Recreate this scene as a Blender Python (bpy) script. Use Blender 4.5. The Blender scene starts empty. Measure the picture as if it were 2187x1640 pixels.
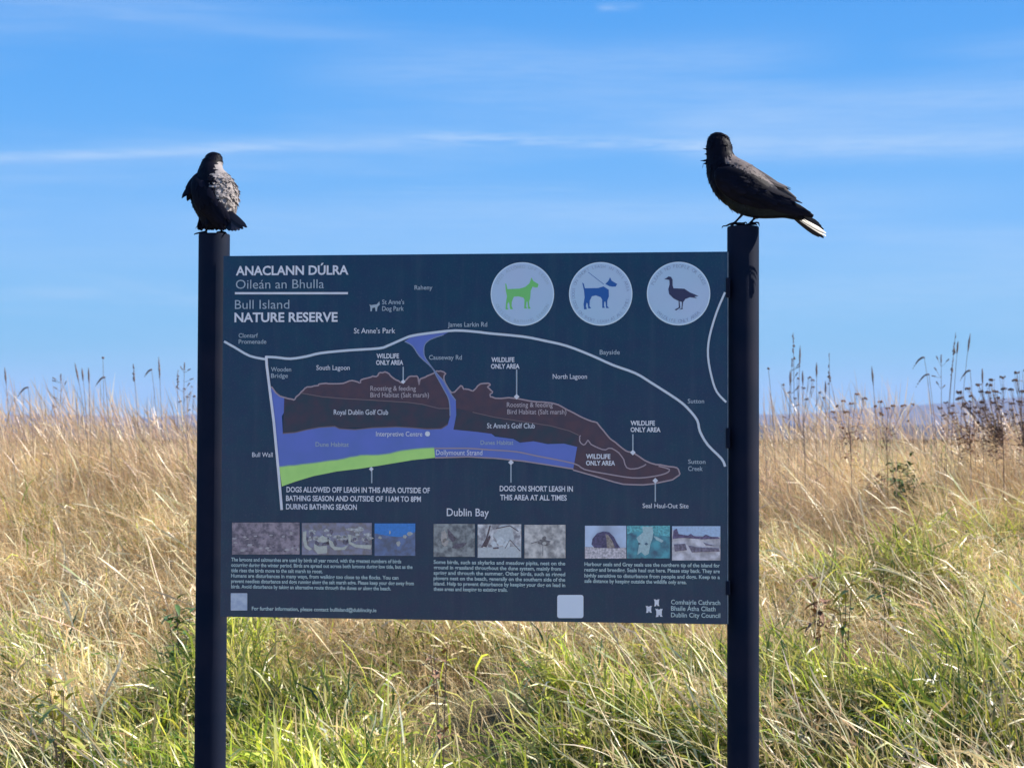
import bpy, bmesh, math, random
import numpy as np
from mathutils import Vector, Matrix
from mathutils.geometry import tessellate_polygon

random.seed(7)
rng = np.random.default_rng(11)
R = math.radians
scene = bpy.context.scene
C = scene.collection

# ------------------------------------------------------------------ camera
F_PX = 4252.0
PITCH = math.atan((905 - 820) / F_PX)
EYE = Vector((0, 0, 1.6))
cam_data = bpy.data.cameras.new('camera')
cam_data.sensor_fit = 'HORIZONTAL'
cam_data.sensor_width = 36.0
cam_data.lens = F_PX / 2187 * 36.0
cam_data.clip_start = 0.1
cam_data.clip_end = 30000
cam = bpy.data.objects.new('camera', cam_data)
C.objects.link(cam)
cam.location = EYE
cam.rotation_euler = (math.pi / 2 + PITCH, 0, 0)
scene.camera = cam
cam_data.dof.use_dof = True
cam_data.dof.focus_distance = 5.45
cam_data.dof.aperture_fstop = 9.0

# ------------------------------------------------------------------ light
SUN_AZ, SUN_EL = R(78), R(39)          # azimuth clockwise from +Y (view direction), to the right
sun_dir = Vector((math.sin(SUN_AZ) * math.cos(SUN_EL), math.cos(SUN_AZ) * math.cos(SUN_EL), math.sin(SUN_EL)))
sd = bpy.data.lights.new('sun', 'SUN')
sd.energy = 5.0
sd.angle = R(0.53)
sd.color = (1.0, 0.93, 0.82)
sun = bpy.data.objects.new('sun', sd)
C.objects.link(sun)
sun.rotation_euler = sun_dir.to_track_quat('Z', 'Y').to_euler()
sun.location = (20, 5, 20)

world = bpy.data.worlds.new('World')
scene.world = world
world.use_nodes = True
wn = world.node_tree
for n in list(wn.nodes):
    wn.nodes.remove(n)


def wnode(t, **kw):
    n = wn.nodes.new(t)
    for k, v in kw.items():
        setattr(n, k, v)
    return n


def wl(a, b):
    wn.links.new(a, b)


def wmath(op, a, b=None, c=None, clamp=False):
    n = wnode('ShaderNodeMath', operation=op)
    n.use_clamp = clamp
    for i, v in enumerate((a, b, c)):
        if v is None:
            continue
        if hasattr(v, 'links'):
            wl(v, n.inputs[i])
        else:
            n.inputs[i].default_value = v
    return n.outputs[0]


w_out = wnode('ShaderNodeOutputWorld')
w_bg = wnode('ShaderNodeBackground')
w_bg.inputs['Strength'].default_value = 0.1
wl(w_bg.outputs[0], w_out.inputs[0])
sky = wnode('ShaderNodeTexSky', sky_type='NISHITA')
sky.sun_disc = False
sky.sun_elevation = SUN_EL
sky.sun_rotation = SUN_AZ
sky.altitude = 0
sky.air_density = 1.0
sky.dust_density = 0.15
sky.ozone_density = 3.0
geo = wnode('ShaderNodeTexCoord')
sepw = wnode('ShaderNodeSeparateXYZ')
wl(geo.outputs['Generated'], sepw.inputs[0])
az = wmath('ARCTAN2', sepw.outputs[0], sepw.outputs[1])
el = wmath('ARCSINE', sepw.outputs[2])
# clear-air colour by elevation: blends with the physical sky
elr = wmath('DIVIDE', el, R(90), clamp=True)
ramp = wnode('ShaderNodeValToRGB')
wl(elr, ramp.inputs[0])
cr = ramp.color_ramp
stops = [(0.0, (0.95, 2.65, 4.2)), (0.022, (0.62, 2.45, 4.05)), (0.06, (0.70, 2.3, 4.65)), (0.10, (0.36, 1.93, 4.6)),
         (0.145, (0.17, 1.58, 4.35)), (0.35, (0.33, 1.45, 3.8)), (1.0, (0.27, 1.15, 3.1))]
while len(cr.elements) < len(stops):
    cr.elements.new(0.5)
for e, (p, c) in zip(cr.elements, stops):
    e.position = p
    e.color = (c[0] / 10, c[1] / 10, c[2] / 10, 1)
rs = wnode('ShaderNodeVectorMath', operation='SCALE')
wl(ramp.outputs[0], rs.inputs[0])
rs.inputs['Scale'].default_value = 10.0
mixs = wnode('ShaderNodeMix', data_type='RGBA')
mixs.inputs[0].default_value = 0.92
wl(sky.outputs[0], mixs.inputs[6])
wl(rs.outputs[0], mixs.inputs[7])


def wnoise(sx, sy, scale, detail, lo, hi, rough=0.55, off=(0, 0)):
    cx = wmath('MULTIPLY_ADD', az, sx, off[0])
    cy = wmath('MULTIPLY_ADD', el, sy, off[1])
    cmb = wnode('ShaderNodeCombineXYZ')
    wl(cx, cmb.inputs[0])
    wl(cy, cmb.inputs[1])
    nz = wnode('ShaderNodeTexNoise')
    nz.inputs['Scale'].default_value = scale
    nz.inputs['Detail'].default_value = detail
    nz.inputs['Roughness'].default_value = rough
    nz.inputs['Distortion'].default_value = 0.25
    wl(cmb.outputs[0], nz.inputs['Vector'])
    mr = wnode('ShaderNodeMapRange')
    mr.interpolation_type = 'SMOOTHSTEP'
    mr.inputs[1].default_value = lo
    mr.inputs[2].default_value = hi
    wl(nz.outputs[0], mr.inputs[0])
    return mr.outputs[0]


def px_az(x):
    return math.atan((x - 1093.5) / F_PX)


def px_el(y):
    return math.atan((905 - y) / F_PX)


def band(x0, y0, x1, y1, half, fade_l, fade_r, amp, nz=None):
    """A long thin streak of high cloud in the sky."""
    a0, e0, a1, e1 = px_az(x0), px_el(y0), px_az(x1), px_el(y1)
    k = (e1 - e0) / (a1 - a0)
    ec = wmath('MULTIPLY_ADD', az, k, e0 - a0 * k)
    d = wmath('DIVIDE', wmath('SUBTRACT', el, ec), half / F_PX)
    g = wmath('EXPONENT', wmath('MULTIPLY', wmath('MULTIPLY', d, d), -1.0))
    fl = wnode('ShaderNodeMapRange')
    fl.interpolation_type = 'SMOOTHSTEP'
    fl.inputs[1].default_value = px_az(x0 - fade_l)
    fl.inputs[2].default_value = px_az(x0)
    wl(az, fl.inputs[0])
    fr = wnode('ShaderNodeMapRange')
    fr.interpolation_type = 'SMOOTHSTEP'
    fr.inputs[1].default_value = px_az(x1 + fade_r)
    fr.inputs[2].default_value = px_az(x1)
    wl(az, fr.inputs[0])
    v = wmath('MULTIPLY', wmath('MULTIPLY', g, fl.outputs[0]), wmath('MULTIPLY', fr.outputs[0], amp))
    if nz is not None:
        v = wmath('MULTIPLY', v, nz)
    return v


wisp = wnoise(9, 95, 1.0, 6, 0.40, 0.66, 0.62)
veil = wnoise(3.2, 30, 1.0, 5, 0.42, 0.72, 0.5, (3.1, 8.2))
fine = wnoise(40, 500, 1.0, 4, 0.30, 0.62, 0.6, (5, 1))
terms = [
    wmath('MULTIPLY', wmath('MULTIPLY', wisp, veil), 0.12),
    wmath('MULTIPLY', veil, 0.12),
    band(-300, 372, 420, 328, 11, 500, 260, 0.36, wmath('MULTIPLY_ADD', fine, 0.45, 0.55)),
    band(520, 318, 900, 306, 13, 160, 300, 0.15, fine),
    band(1000, 292, 1480, 312, 12, 200, 60, 0.34, fine),
    band(1560, 320, 2500, 322, 30, 200, 500, 0.34, wmath('MULTIPLY_ADD', fine, 0.4, 0.6)),
    band(1650, 246, 2600, 215, 40, 350, 500, 0.26, wmath('MULTIPLY_ADD', fine, 0.3, 0.7)),
    band(900, 150, 1500, 130, 45, 400, 400, 0.24, wmath('MULTIPLY_ADD', fine, 0.3, 0.6)),
    band(1296, 14, 1352, 14, 7, 30, 30, 0.35, fine),
    band(600, 470, 1700, 440, 38, 600, 700, 0.20, wmath('MULTIPLY_ADD', fine, 0.3, 0.6)),
    band(1300, 640, 2300, 620, 60, 500, 500, 0.22, wmath('MULTIPLY_ADD', fine, 0.3, 0.6)),
    band(-100, 560, 900, 540, 40, 500, 500, 0.14, wmath('MULTIPLY_ADD', fine, 0.3, 0.6)),
    band(-200, 650, 380, 640, 30, 300, 300, 0.10, wisp),
    band(900, 408, 1150, 402, 10, 250, 200, 0.12, fine),
]
tot = terms[0]
for t in terms[1:]:
    tot = wmath('ADD', tot, t)
tot = wmath('MINIMUM', tot, 0.8)
upm = wmath('GREATER_THAN', el, 0.0)
tot = wmath('MULTIPLY', tot, upm)
mixc = wnode('ShaderNodeMix', data_type='RGBA')
wl(tot, mixc.inputs[0])
wl(mixs.outputs[2], mixc.inputs[6])
mixc.inputs[7].default_value = (3.1, 3.9, 4.95, 1)
wl(mixc.outputs[2], w_bg.inputs['Color'])

scene.view_settings.view_transform = 'Standard'
scene.view_settings.look = 'None'
scene.view_settings.exposure = 1.0
scene.view_settings.gamma = 1.0
scene.view_settings.use_curve_mapping = False
scene.cycles.max_bounces = 8
scene.cycles.transparent_max_bounces = 8


# ------------------------------------------------------------------ helpers
def tag(o, label=None, cat=None, group=None, kind=None):
    if label:
        o['label'] = label
    if cat:
        o['category'] = cat
    if group:
        o['group'] = group
    if kind:
        o['kind'] = kind
    return o


def empty(name, loc=(0, 0, 0), rot=None):
    o = bpy.data.objects.new(name, None)
    o.empty_display_size = 0.1
    C.objects.link(o)
    o.location = loc
    if rot is not None:
        o.rotation_euler = rot
    return o


def link(name, me, mat, parent=None):
    if mat is not None and not me.materials:
        me.materials.append(mat)
    o = bpy.data.objects.new(name, me)
    C.objects.link(o)
    if parent is not None:
        o.parent = parent
    return o


def from_bm(name, bm, mat, parent=None, smooth=False):
    me = bpy.data.meshes.new(name)
    bm.to_mesh(me)
    bm.free()
    if smooth:
        for p in me.polygons:
            p.use_smooth = True
    return link(name, me, mat, parent)


def pydata(name, v, f, mat, parent=None, smooth=False):
    me = bpy.data.meshes.new(name)
    me.from_pydata([tuple(a) for a in v], [], f)
    me.update()
    if smooth:
        for p in me.polygons:
            p.use_smooth = True
    return link(name, me, mat, parent)


def mat(name, col, rough=0.6, noise=None, bump=None, spec=0.5, metallic=0.0, coat=0.0):
    """noise=(scale, colour2, detail); bump=(scale, strength, distance)"""
    m = bpy.data.materials.new(name)
    m.use_nodes = True
    nt = m.node_tree
    b = nt.nodes['Principled BSDF']
    b.inputs['Base Color'].default_value = (*col, 1)
    b.inputs['Roughness'].default_value = rough
    b.inputs['Specular IOR Level'].default_value = spec
    b.inputs['Metallic'].default_value = metallic
    b.inputs['Coat Weight'].default_value = coat
    tc = nt.nodes.new('ShaderNodeTexCoord')
    if noise:
        nz = nt.nodes.new('ShaderNodeTexNoise')
        nz.inputs['Scale'].default_value = noise[0]
        nz.inputs['Detail'].default_value = noise[2]
        nt.links.new(tc.outputs['Object'], nz.inputs['Vector'])
        mr = nt.nodes.new('ShaderNodeMapRange')
        mr.inputs[1].default_value = 0.35
        mr.inputs[2].default_value = 0.65
        nt.links.new(nz.outputs[0], mr.inputs[0])
        mx = nt.nodes.new('ShaderNodeMix')
        mx.data_type = 'RGBA'
        mx.inputs[6].default_value = (*col, 1)
        mx.inputs[7].default_value = (*noise[1], 1)
        nt.links.new(mr.outputs[0], mx.inputs[0])
        nt.links.new(mx.outputs[2], b.inputs['Base Color'])
    if bump:
        nz = nt.nodes.new('ShaderNodeTexNoise')
        nz.inputs['Scale'].default_value = bump[0]
        nz.inputs['Detail'].default_value = 4
        nt.links.new(tc.outputs['Object'], nz.inputs['Vector'])
        bp = nt.nodes.new('ShaderNodeBump')
        bp.inputs['Strength'].default_value = bump[1]
        bp.inputs['Distance'].default_value = bump[2]
        nt.links.new(nz.outputs[0], bp.inputs['Height'])
        nt.links.new(bp.outputs[0], b.inputs['Normal'])
    return m


def attr_mat(name, rough=0.5, transl=0.0, spec=0.5, sheen=0.0):
    m = bpy.data.materials.new(name)
    m.use_nodes = True
    nt = m.node_tree
    b = nt.nodes['Principled BSDF']
    out = nt.nodes['Material Output']
    a = nt.nodes.new('ShaderNodeAttribute')
    a.attribute_name = 'col'
    nt.links.new(a.outputs['Color'], b.inputs['Base Color'])
    b.inputs['Roughness'].default_value = rough
    b.inputs['Specular IOR Level'].default_value = spec
    b.inputs['Sheen Weight'].default_value = sheen
    if transl > 0:
        t = nt.nodes.new('ShaderNodeBsdfTranslucent')
        nt.links.new(a.outputs['Color'], t.inputs['Color'])
        mx = nt.nodes.new('ShaderNodeMixShader')
        mx.inputs[0].default_value = transl
        nt.links.new(b.outputs[0], mx.inputs[1])
        nt.links.new(t.outputs[0], mx.inputs[2])
        nt.links.new(mx.outputs[0], out.inputs[0])
    return m


def px_ray(px, py):
    """direction of the photograph's pixel in the world"""
    c, s = math.cos(PITCH), math.sin(PITCH)
    u = (px - 1093.5) / F_PX
    v = (820 - py) / F_PX
    return Vector((u, c - v * s, s + v * c))


def at_depth(px, py, y):
    d = px_ray(px, py)
    return EYE + d * (y / d.y)


def value_noise(x, y, cell, seed):
    g = np.random.default_rng(seed).random((257, 257))
    u = (x / cell + 1000) % 256
    v = (y / cell + 1000) % 256
    i = np.floor(u).astype(int)
    j = np.floor(v).astype(int)
    fu = u - i
    fv = v - j
    fu = fu * fu * (3 - 2 * fu)
    fv = fv * fv * (3 - 2 * fv)
    return (g[i, j] * (1 - fu) * (1 - fv) + g[i + 1, j] * fu * (1 - fv) + g[i, j + 1] * (1 - fu) * fv + g[i + 1, j + 1] * fu * fv)


# ------------------------------------------------------------------ ground
def terrain(x, y):
    x = np.asarray(x, float)
    y = np.asarray(y, float)
    t = np.clip((y - 6.6) / (12.6 - 6.6), 0, 1)
    t = t * t * (3 - 2 * t) * 0.55 + t * 0.45
    crest = 1.155 - 0.010 * np.clip(x, -6, 6) + 0.10 * (value_noise(x, y * 0 + 3, 1.6, 5) - 0.5)
    back = np.clip((y - 13.2) / 14.0, 0, 1)
    back = back * back * (3 - 2 * back)
    side = np.exp(-(np.clip(np.abs(x) - 25, 0, None) / 18) ** 2)
    z = crest * t * (1 - back) * side
    bump = (value_noise(x, y, 0.55, 21) - 0.5) * 0.16 + (value_noise(x, y, 1.7, 22) - 0.5) * 0.18
    near = np.clip((y - 5.6) / 1.0, 0, 1) * np.exp(-(np.clip(np.hypot(x, y) - 40, 0, None) / 20) ** 2)
    return z + bump * near * (1 - 0.4 * t)


def ground_mesh():
    def axis(lo, hi, step, far):
        a = list(np.arange(lo, hi + 1e-6, step))
        v, s = hi, step
        while v < far:
            s *= 1.35
            v += s
            a.append(v)
        v, s = lo, step
        while v > -far:
            s *= 1.35
            v -= s
            a.insert(0, v)
        return np.array(a)
    xs = axis(-8, 8, 0.16, 7000)
    ys = axis(-2, 30, 0.16, 7000)
    X, Y = np.meshgrid(xs, ys, indexing='ij')
    Z = terrain(X, Y)
    n, m = X.shape
    v = np.stack([X, Y, Z], -1).reshape(-1, 3)
    idx = np.arange(n * m).reshape(n, m)
    f = np.stack([idx[:-1, :-1], idx[1:, :-1], idx[1:, 1:], idx[:-1, 1:]], -1).reshape(-1, 4)
    me = bpy.data.meshes.new('ground')
    me.from_pydata(v.tolist(), [], f.tolist())
    for p in me.polygons:
        p.use_smooth = True
    m_ = mat('ground_thatch', (0.085, 0.062, 0.030), 0.95, (7.0, (0.10, 0.10, 0.035), 8), (40, 0.8, 0.03))
    # sandy, trampled dry turf away from the rank grass: unseen, made pale to bounce light onto the board
    nt = m_.node_tree
    bs = nt.nodes['Principled BSDF']
    src = bs.inputs['Base Color'].links[0].from_socket
    tc = nt.nodes.new('ShaderNodeTexCoord')
    sp = nt.nodes.new('ShaderNodeSeparateXYZ')
    nt.links.new(tc.outputs['Object'], sp.inputs[0])
    mr = nt.nodes.new('ShaderNodeMapRange')
    mr.inputs[1].default_value = 5.2
    mr.inputs[2].default_value = 4.2
    nt.links.new(sp.outputs[1], mr.inputs[0])
    nz = nt.nodes.new('ShaderNodeTexNoise')
    nz.inputs['Scale'].default_value = 1.3
    nz.inputs['Detail'].default_value = 7
    nt.links.new(tc.outputs['Object'], nz.inputs['Vector'])
    cr_ = nt.nodes.new('ShaderNodeValToRGB')
    cr_.color_ramp.elements[0].color = (0.30, 0.25, 0.15, 1)
    cr_.color_ramp.elements[0].position = 0.35
    cr_.color_ramp.elements[1].color = (0.46, 0.40, 0.29, 1)
    cr_.color_ramp.elements[1].position = 0.62
    nt.links.new(nz.outputs[0], cr_.inputs[0])
    mx = nt.nodes.new('ShaderNodeMix')
    mx.data_type = 'RGBA'
    nt.links.new(mr.outputs[0], mx.inputs[0])
    nt.links.new(src, mx.inputs[6])
    nt.links.new(cr_.outputs[0], mx.inputs[7])
    nt.links.new(mx.outputs[2], bs.inputs['Base Color'])
    o = link('ground', me, m_)
    tag(o, kind='structure')
    return o


ground_mesh()


# distant low hill range
def hills():
    prof = [(-9000, 0), (-3200, 20), (-2600, 62), (-1900, 40), (-1500, 30), (-1000, 62), (-700, 55), (-200, 40), (600, 34), (1100, 46),
            (1300, 50), (1600, 66), (1900, 95), (2300, 120), (3000, 170), (4200, 210), (5600, 160), (9000, 10)]
    xs = np.linspace(-6500, 6500, 320)
    top = np.interp(xs, [p[0] * 0.70 for p in prof], [p[1] for p in prof])
    top = top + (value_noise(xs, xs * 0, 160, 3) - 0.5) * 8
    rows = [(0.0, 0.0), (350, 0.35), (800, 0.75), (1200, 1.0), (1700, 0.8), (2800, 0.0)]
    v, f = [], []
    for dy, k in rows:
        for i, x in enumerate(xs):
            v.append((x, 5200 + dy * 0.7 + 200 * math.sin(x * 0.0011), top[i] * k * 0.70 + (value_noise(np.array([x]), np.array([dy]), 220, 9)[0] - 0.5) * 7 * (k > 0) - (1 if k == 0 else 0)))
    n = len(xs)
    for r in range(len(rows) - 1):
        for i in range(n - 1):
            f.append((r * n + i, r * n + i + 1, (r + 1) * n + i + 1, (r + 1) * n + i))
    o = pydata('hills', v, f, mat('hill_heath', (0.035, 0.035, 0.06), 0.95, (0.004, (0.055, 0.045, 0.06), 6)), smooth=True)
    tag(o, kind='structure')


hills()

# tidal flats beyond the dunes
wm = mat('wet_mud', (0.085, 0.075, 0.10), 0.6, (0.01, (0.05, 0.06, 0.08), 5), (0.6, 0.5, 0.25), 0.2)
sea = pydata('mudflat', [(-5200, 160, 0.35), (5200, 160, 0.35), (5200, 5150, 0.35), (-5200, 5150, 0.35)], [(0, 1, 2, 3)], wm)
tag(sea, kind='structure')

# sea air between here and the hills
bm = bmesh.new()
bmesh.ops.create_cube(bm, size=1.0)
HZ = 170.0
bmesh.ops.scale(bm, vec=(18000, 18000, HZ + 3), verts=bm.verts)
bmesh.ops.translate(bm, vec=(0, 0, HZ / 2 - 1.5), verts=bm.verts)
hm = bpy.data.materials.new('haze')
hm.use_nodes = True
hn = hm.node_tree
for n_ in list(hn.nodes):
    hn.nodes.remove(n_)
ho = hn.nodes.new('ShaderNodeOutputMaterial')
pv = hn.nodes.new('ShaderNodeVolumePrincipled')
pv.inputs['Color'].default_value = (0.50, 0.64, 1.0, 1)
pv.inputs['Density'].default_value = 1.1e-4
hn.links.new(pv.outputs[0], ho.inputs['Volume'])
haze = from_bm('haze', bm, hm)
tag(haze, kind='stuff')

# ------------------------------------------------------------------ information sign
PW, PH, PT = 1.38, 0.98876, 0.008
SIGN_LOC = Vector((-0.111884, 5.381211, 1.565472))
SIGN_ROT = (-0.0131830, 0.0023635, -0.1295239)
Rz = Matrix.Rotation(SIGN_ROT[2], 3, 'Z')
Rx = Matrix.Rotation(SIGN_ROT[0], 3, 'X')
Ry = Matrix.Rotation(SIGN_ROT[1], 3, 'Y')
SIGN_M = Rz @ Rx @ Ry
paint = mat('dark_coated_steel', (0.003, 0.008, 0.022), 0.7, (9, (0.010, 0.012, 0.026), 8), (180, 0.2, 0.001), 0.07)

sign = empty('information_sign', (SIGN_LOC.x, SIGN_LOC.y, 0))
tag(sign, 'wide dark nature reserve map board held between two round dark posts', 'sign')
sign_off = Vector((SIGN_LOC.x, SIGN_LOC.y, 0))


def solve_h(src, dst):
    A, b = [], []
    for (x, y), (u, v) in zip(src, dst):
        A.append([x, y, 1, 0, 0, 0, -u * x, -u * y]); b.append(u)
        A.append([0, 0, 0, x, y, 1, -v * x, -v * y]); b.append(v)
    h = np.linalg.solve(np.array(A, float), np.array(b, float))
    return np.append(h, 1).reshape(3, 3)


# measured positions on the board face, in the board's own metres
HOM = solve_h([(478, 547), (1553, 538), (471, 1316), (1554, 1333)],
              [(-PW / 2, PH / 2), (PW / 2, PH / 2), (-PW / 2, -PH / 2), (PW / 2, -PH / 2)])


def L(px, py):
    a = HOM @ np.array([px, py, 1.0])
    return a[0] / a[2], a[1] / a[2]


def bevel_box(bm, cx, cy, cz, sx, sy, sz, bev=0.0):
    r = bmesh.ops.create_cube(bm, size=1.0)
    bmesh.ops.scale(bm, vec=(sx, sy, sz), verts=r['verts'])
    bmesh.ops.translate(bm, vec=(cx, cy, cz), verts=r['verts'])
    if bev > 0:
        es = list({e for v in r['verts'] for e in v.link_edges})
        bmesh.ops.bevel(bm, geom=es, offset=bev, segments=2, affect='EDGES', profile=0.6)


panel_mat = mat('printed_board_blue', (0.0002, 0.038, 0.082), 0.2, (22, (0.004, 0.028, 0.078), 6), (260, 0.12, 0.001), 0.45)
bm = bmesh.new()
bevel_box(bm, 0, 0, 0, PW, PT, PH, 0.0015)
panel = from_bm('panel', bm, panel_mat, sign)
panel.location = SIGN_LOC - sign_off
panel.rotation_mode = 'QUATERNION'
panel.rotation_quaternion = SIGN_M.to_quaternion()


# weathering of the board: fine salt specks and soft rain streaks in the coating
_nt = panel_mat.node_tree
_b = _nt.nodes['Principled BSDF']
_src = _b.inputs['Base Color'].links[0].from_socket
_tc = _nt.nodes.new('ShaderNodeTexCoord')
_mp = _nt.nodes.new('ShaderNodeMapping')
_mp.inputs['Scale'].default_value = (38, 1, 3.2)
_nt.links.new(_tc.outputs['Object'], _mp.inputs['Vector'])


def _speck(vec, scale, detail, lo, hi, amt, col, src):
    nz = _nt.nodes.new('ShaderNodeTexNoise')
    nz.inputs['Scale'].default_value = scale
    nz.inputs['Detail'].default_value = detail
    _nt.links.new(vec, nz.inputs['Vector'])
    mr = _nt.nodes.new('ShaderNodeMapRange')
    mr.inputs[1].default_value = lo
    mr.inputs[2].default_value = hi
    mr.inputs[4].default_value = amt
    _nt.links.new(nz.outputs[0], mr.inputs[0])
    mx = _nt.nodes.new('ShaderNodeMix')
    mx.data_type = 'RGBA'
    _nt.links.new(mr.outputs[0], mx.inputs[0])
    _nt.links.new(src, mx.inputs[6])
    mx.inputs[7].default_value = (*col, 1)
    return mx.outputs[2]


_c = _speck(_tc.outputs['Object'], 210, 2, 0.55, 0.72, 0.07, (0.18, 0.18, 0.26), _src)
_c = _speck(_mp.outputs[0], 1.0, 4, 0.50, 0.75, 0.05, (0.22, 0.22, 0.24), _c)
_c = _speck(_tc.outputs['Object'], 3.5, 5, 0.48, 0.66, 0.10, (0.05, 0.03, 0.10), _c)
_nt.links.new(_c, _b.inputs['Base Color'])


def print_mat(name, col, noise=None, rough=0.3):
    if max(col) < 0.5 and 'photo' in name:
        col = tuple(min(0.9, c * 1.9) for c in col)
    return mat('print_' + name, col, rough, noise, None, 0.5)


P_white = print_mat('white', (0.82, 0.80, 0.84), (35, (0.74, 0.72, 0.78), 4))
P_soft = print_mat('soft_white', (0.42, 0.48, 0.54))
P_pink = print_mat('pinkish', (0.54, 0.44, 0.46))
P_text = print_mat('body_text', (0.50, 0.62, 0.62))
P_road = print_mat('road', (0.66, 0.70, 0.76))
P_coast = print_mat('coast', (0.42, 0.31, 0.34))
P_coast2 = print_mat('coast_faint', (0.20, 0.13, 0.14))
P_marsh = print_mat('marsh', (0.095, 0.044, 0.062), (34, (0.062, 0.038, 0.062), 6))
P_golf = print_mat('golf', (0.022, 0.038, 0.062), (34, (0.055, 0.034, 0.060), 6))
P_blue = print_mat('dunes', (0.14, 0.19, 0.60), (12, (0.12, 0.18, 0.52), 4))
P_green = print_mat('beach', (0.55, 0.88, 0.22), (26, (0.48, 0.82, 0.20), 4))
P_badge = print_mat('badge', (0.46, 0.62, 0.78), (5, (0.50, 0.60, 0.78), 2))
P_rim = print_mat('badge_rim', (0.72, 0.84, 0.94))
P_dogg = print_mat('dog_green', (0.20, 0.62, 0.16))
P_dogb = print_mat('dog_blue', (0.010, 0.10, 0.37))
P_goose = print_mat('goose', (0.030, 0.028, 0.085))
P_rtext = print_mat('ring_text', (0.26, 0.33, 0.48))
P_rtext2 = print_mat('ring_text_pale', (0.38, 0.50, 0.60))


def flat(name, polys, m, layer, parent=panel):
    """polys: list of pixel-measured outlines laid on the board face"""
    y = -PT / 2 - 0.00035 * layer
    v, f = [], []
    for pts in polys:
        loc = [L(*p) for p in pts]
        base = len(v)
        v += [(a, y, b) for a, b in loc]
        tris = tessellate_polygon([[Vector((a, b, 0)) for a, b in loc]])
        for t in tris:
            A, B, Cc = (loc[k] for k in t)
            area = (B[0] - A[0]) * (Cc[1] - A[1]) - (B[1] - A[1]) * (Cc[0] - A[0])
            t = tuple(base + k for k in t)
            f.append(t if area > 0 else t[::-1])
    o = pydata(name, v, f, m, parent)
    return o


def flats(name, groups, m, layer):
    for g in groups:
        flat(name, g if isinstance(g[0], list) else [g], m, layer)


def stroke_pts(pts, w, closed=False, jit=0.0):
    """outline polygons (one quad per segment, mitred) of a line w pixels wide"""
    out = []
    n = len(pts)
    nor = []
    for i in range(n):
        a = pts[max(i - 1, 0)]
        b = pts[min(i + 1, n - 1)]
        dx, dy = b[0] - a[0], b[1] - a[1]
        l = math.hypot(dx, dy) or 1
        nor.append((-dy / l * w / 2, dx / l * w / 2))
    for i in range(n - 1):
        a, b = pts[i], pts[i + 1]
        na, nb = nor[i], nor[i + 1]
        out.append([(a[0] + na[0], a[1] + na[1]), (b[0] + nb[0], b[1] + nb[1]), (b[0] - nb[0], b[1] - nb[1]), (a[0] - na[0], a[1] - na[1])])
    return out


def smooth(pts, n=4):
    out = []
    for i in range(len(pts) - 1):
        p0 = pts[max(i - 1, 0)]; p1 = pts[i]; p2 = pts[i + 1]; p3 = pts[min(i + 2, len(pts) - 1)]
        for k in range(n):
            t = k / n
            out.append(tuple(0.5 * ((2 * p1[j]) + (-p0[j] + p2[j]) * t + (2 * p0[j] - 5 * p1[j] + 4 * p2[j] - p3[j]) * t * t
                                    + (-p0[j] + 3 * p1[j] - 3 * p2[j] + p3[j]) * t ** 3) for j in (0, 1)))
    out.append(pts[-1])
    return out


def rough_line(pts, amp, n=5, seed=1):
    r = random.Random(seed)
    s = smooth(pts, n)
    return [(x + r.uniform(-amp, amp), y + r.uniform(-amp, amp)) for x, y in s]


def glyphs(text, bold):
    """flat mesh data of a text line; returns verts (x, z), faces, and its bounds"""
    cu = bpy.data.curves.new('tmp_text', 'FONT')
    cu.body = text
    cu.size = 1.0
    cu.offset = bold
    cu.resolution_u = 3
    ob = bpy.data.objects.new('tmp_text', cu)
    me = bpy.data.meshes.new_from_object(ob)
    v = np.empty(len(me.vertices) * 3)
    me.vertices.foreach_get('co', v)
    v = v.reshape(-1, 3)[:, :2].copy()
    f = [tuple(p.vertices) for p in me.polygons]
    nz = [p.normal.z for p in me.polygons]
    f = [a if z > 0 else a[::-1] for a, z in zip(f, nz)]
    bpy.data.meshes.remove(me)
    bpy.data.objects.remove(ob)
    bpy.data.curves.remove(cu)
    return v, f


CAP = 0.727     # capital height of the built-in face at size 1


def _cap():
    v, f = glyphs('H', 0)
    return v[:, 1].max()


CAP = _cap()


def text_lines(name, lines, m, layer=6, bold=0.0, parent=panel):
    """lines: (text, left px, baseline px, right px, capital height px)"""
    y = -PT / 2 - 0.00035 * layer
    for text, x0, yb, x1, cap in lines:
        V, Fc = [], []
        v, f = glyphs(text, bold)
        lo, hi = v[:, 0].min(), v[:, 0].max()
        ax, az_ = L(x0, yb)
        slope = (L(x0 + 400, yb)[1] - az_) / 400
        bx, bz = L(x1, yb)
        wid = bx - ax
        cz = L(x0, yb - cap)[1] - az_
        sx = wid / (hi - lo)
        sz = cz / CAP
        base = len(V)
        for a, b in v:
            V.append((ax + (a - lo) * sx, y, az_ + b * sz))
        Fc += [tuple(base + k for k in t) for t in f]
        pydata(name, V, Fc, m, parent)


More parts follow.
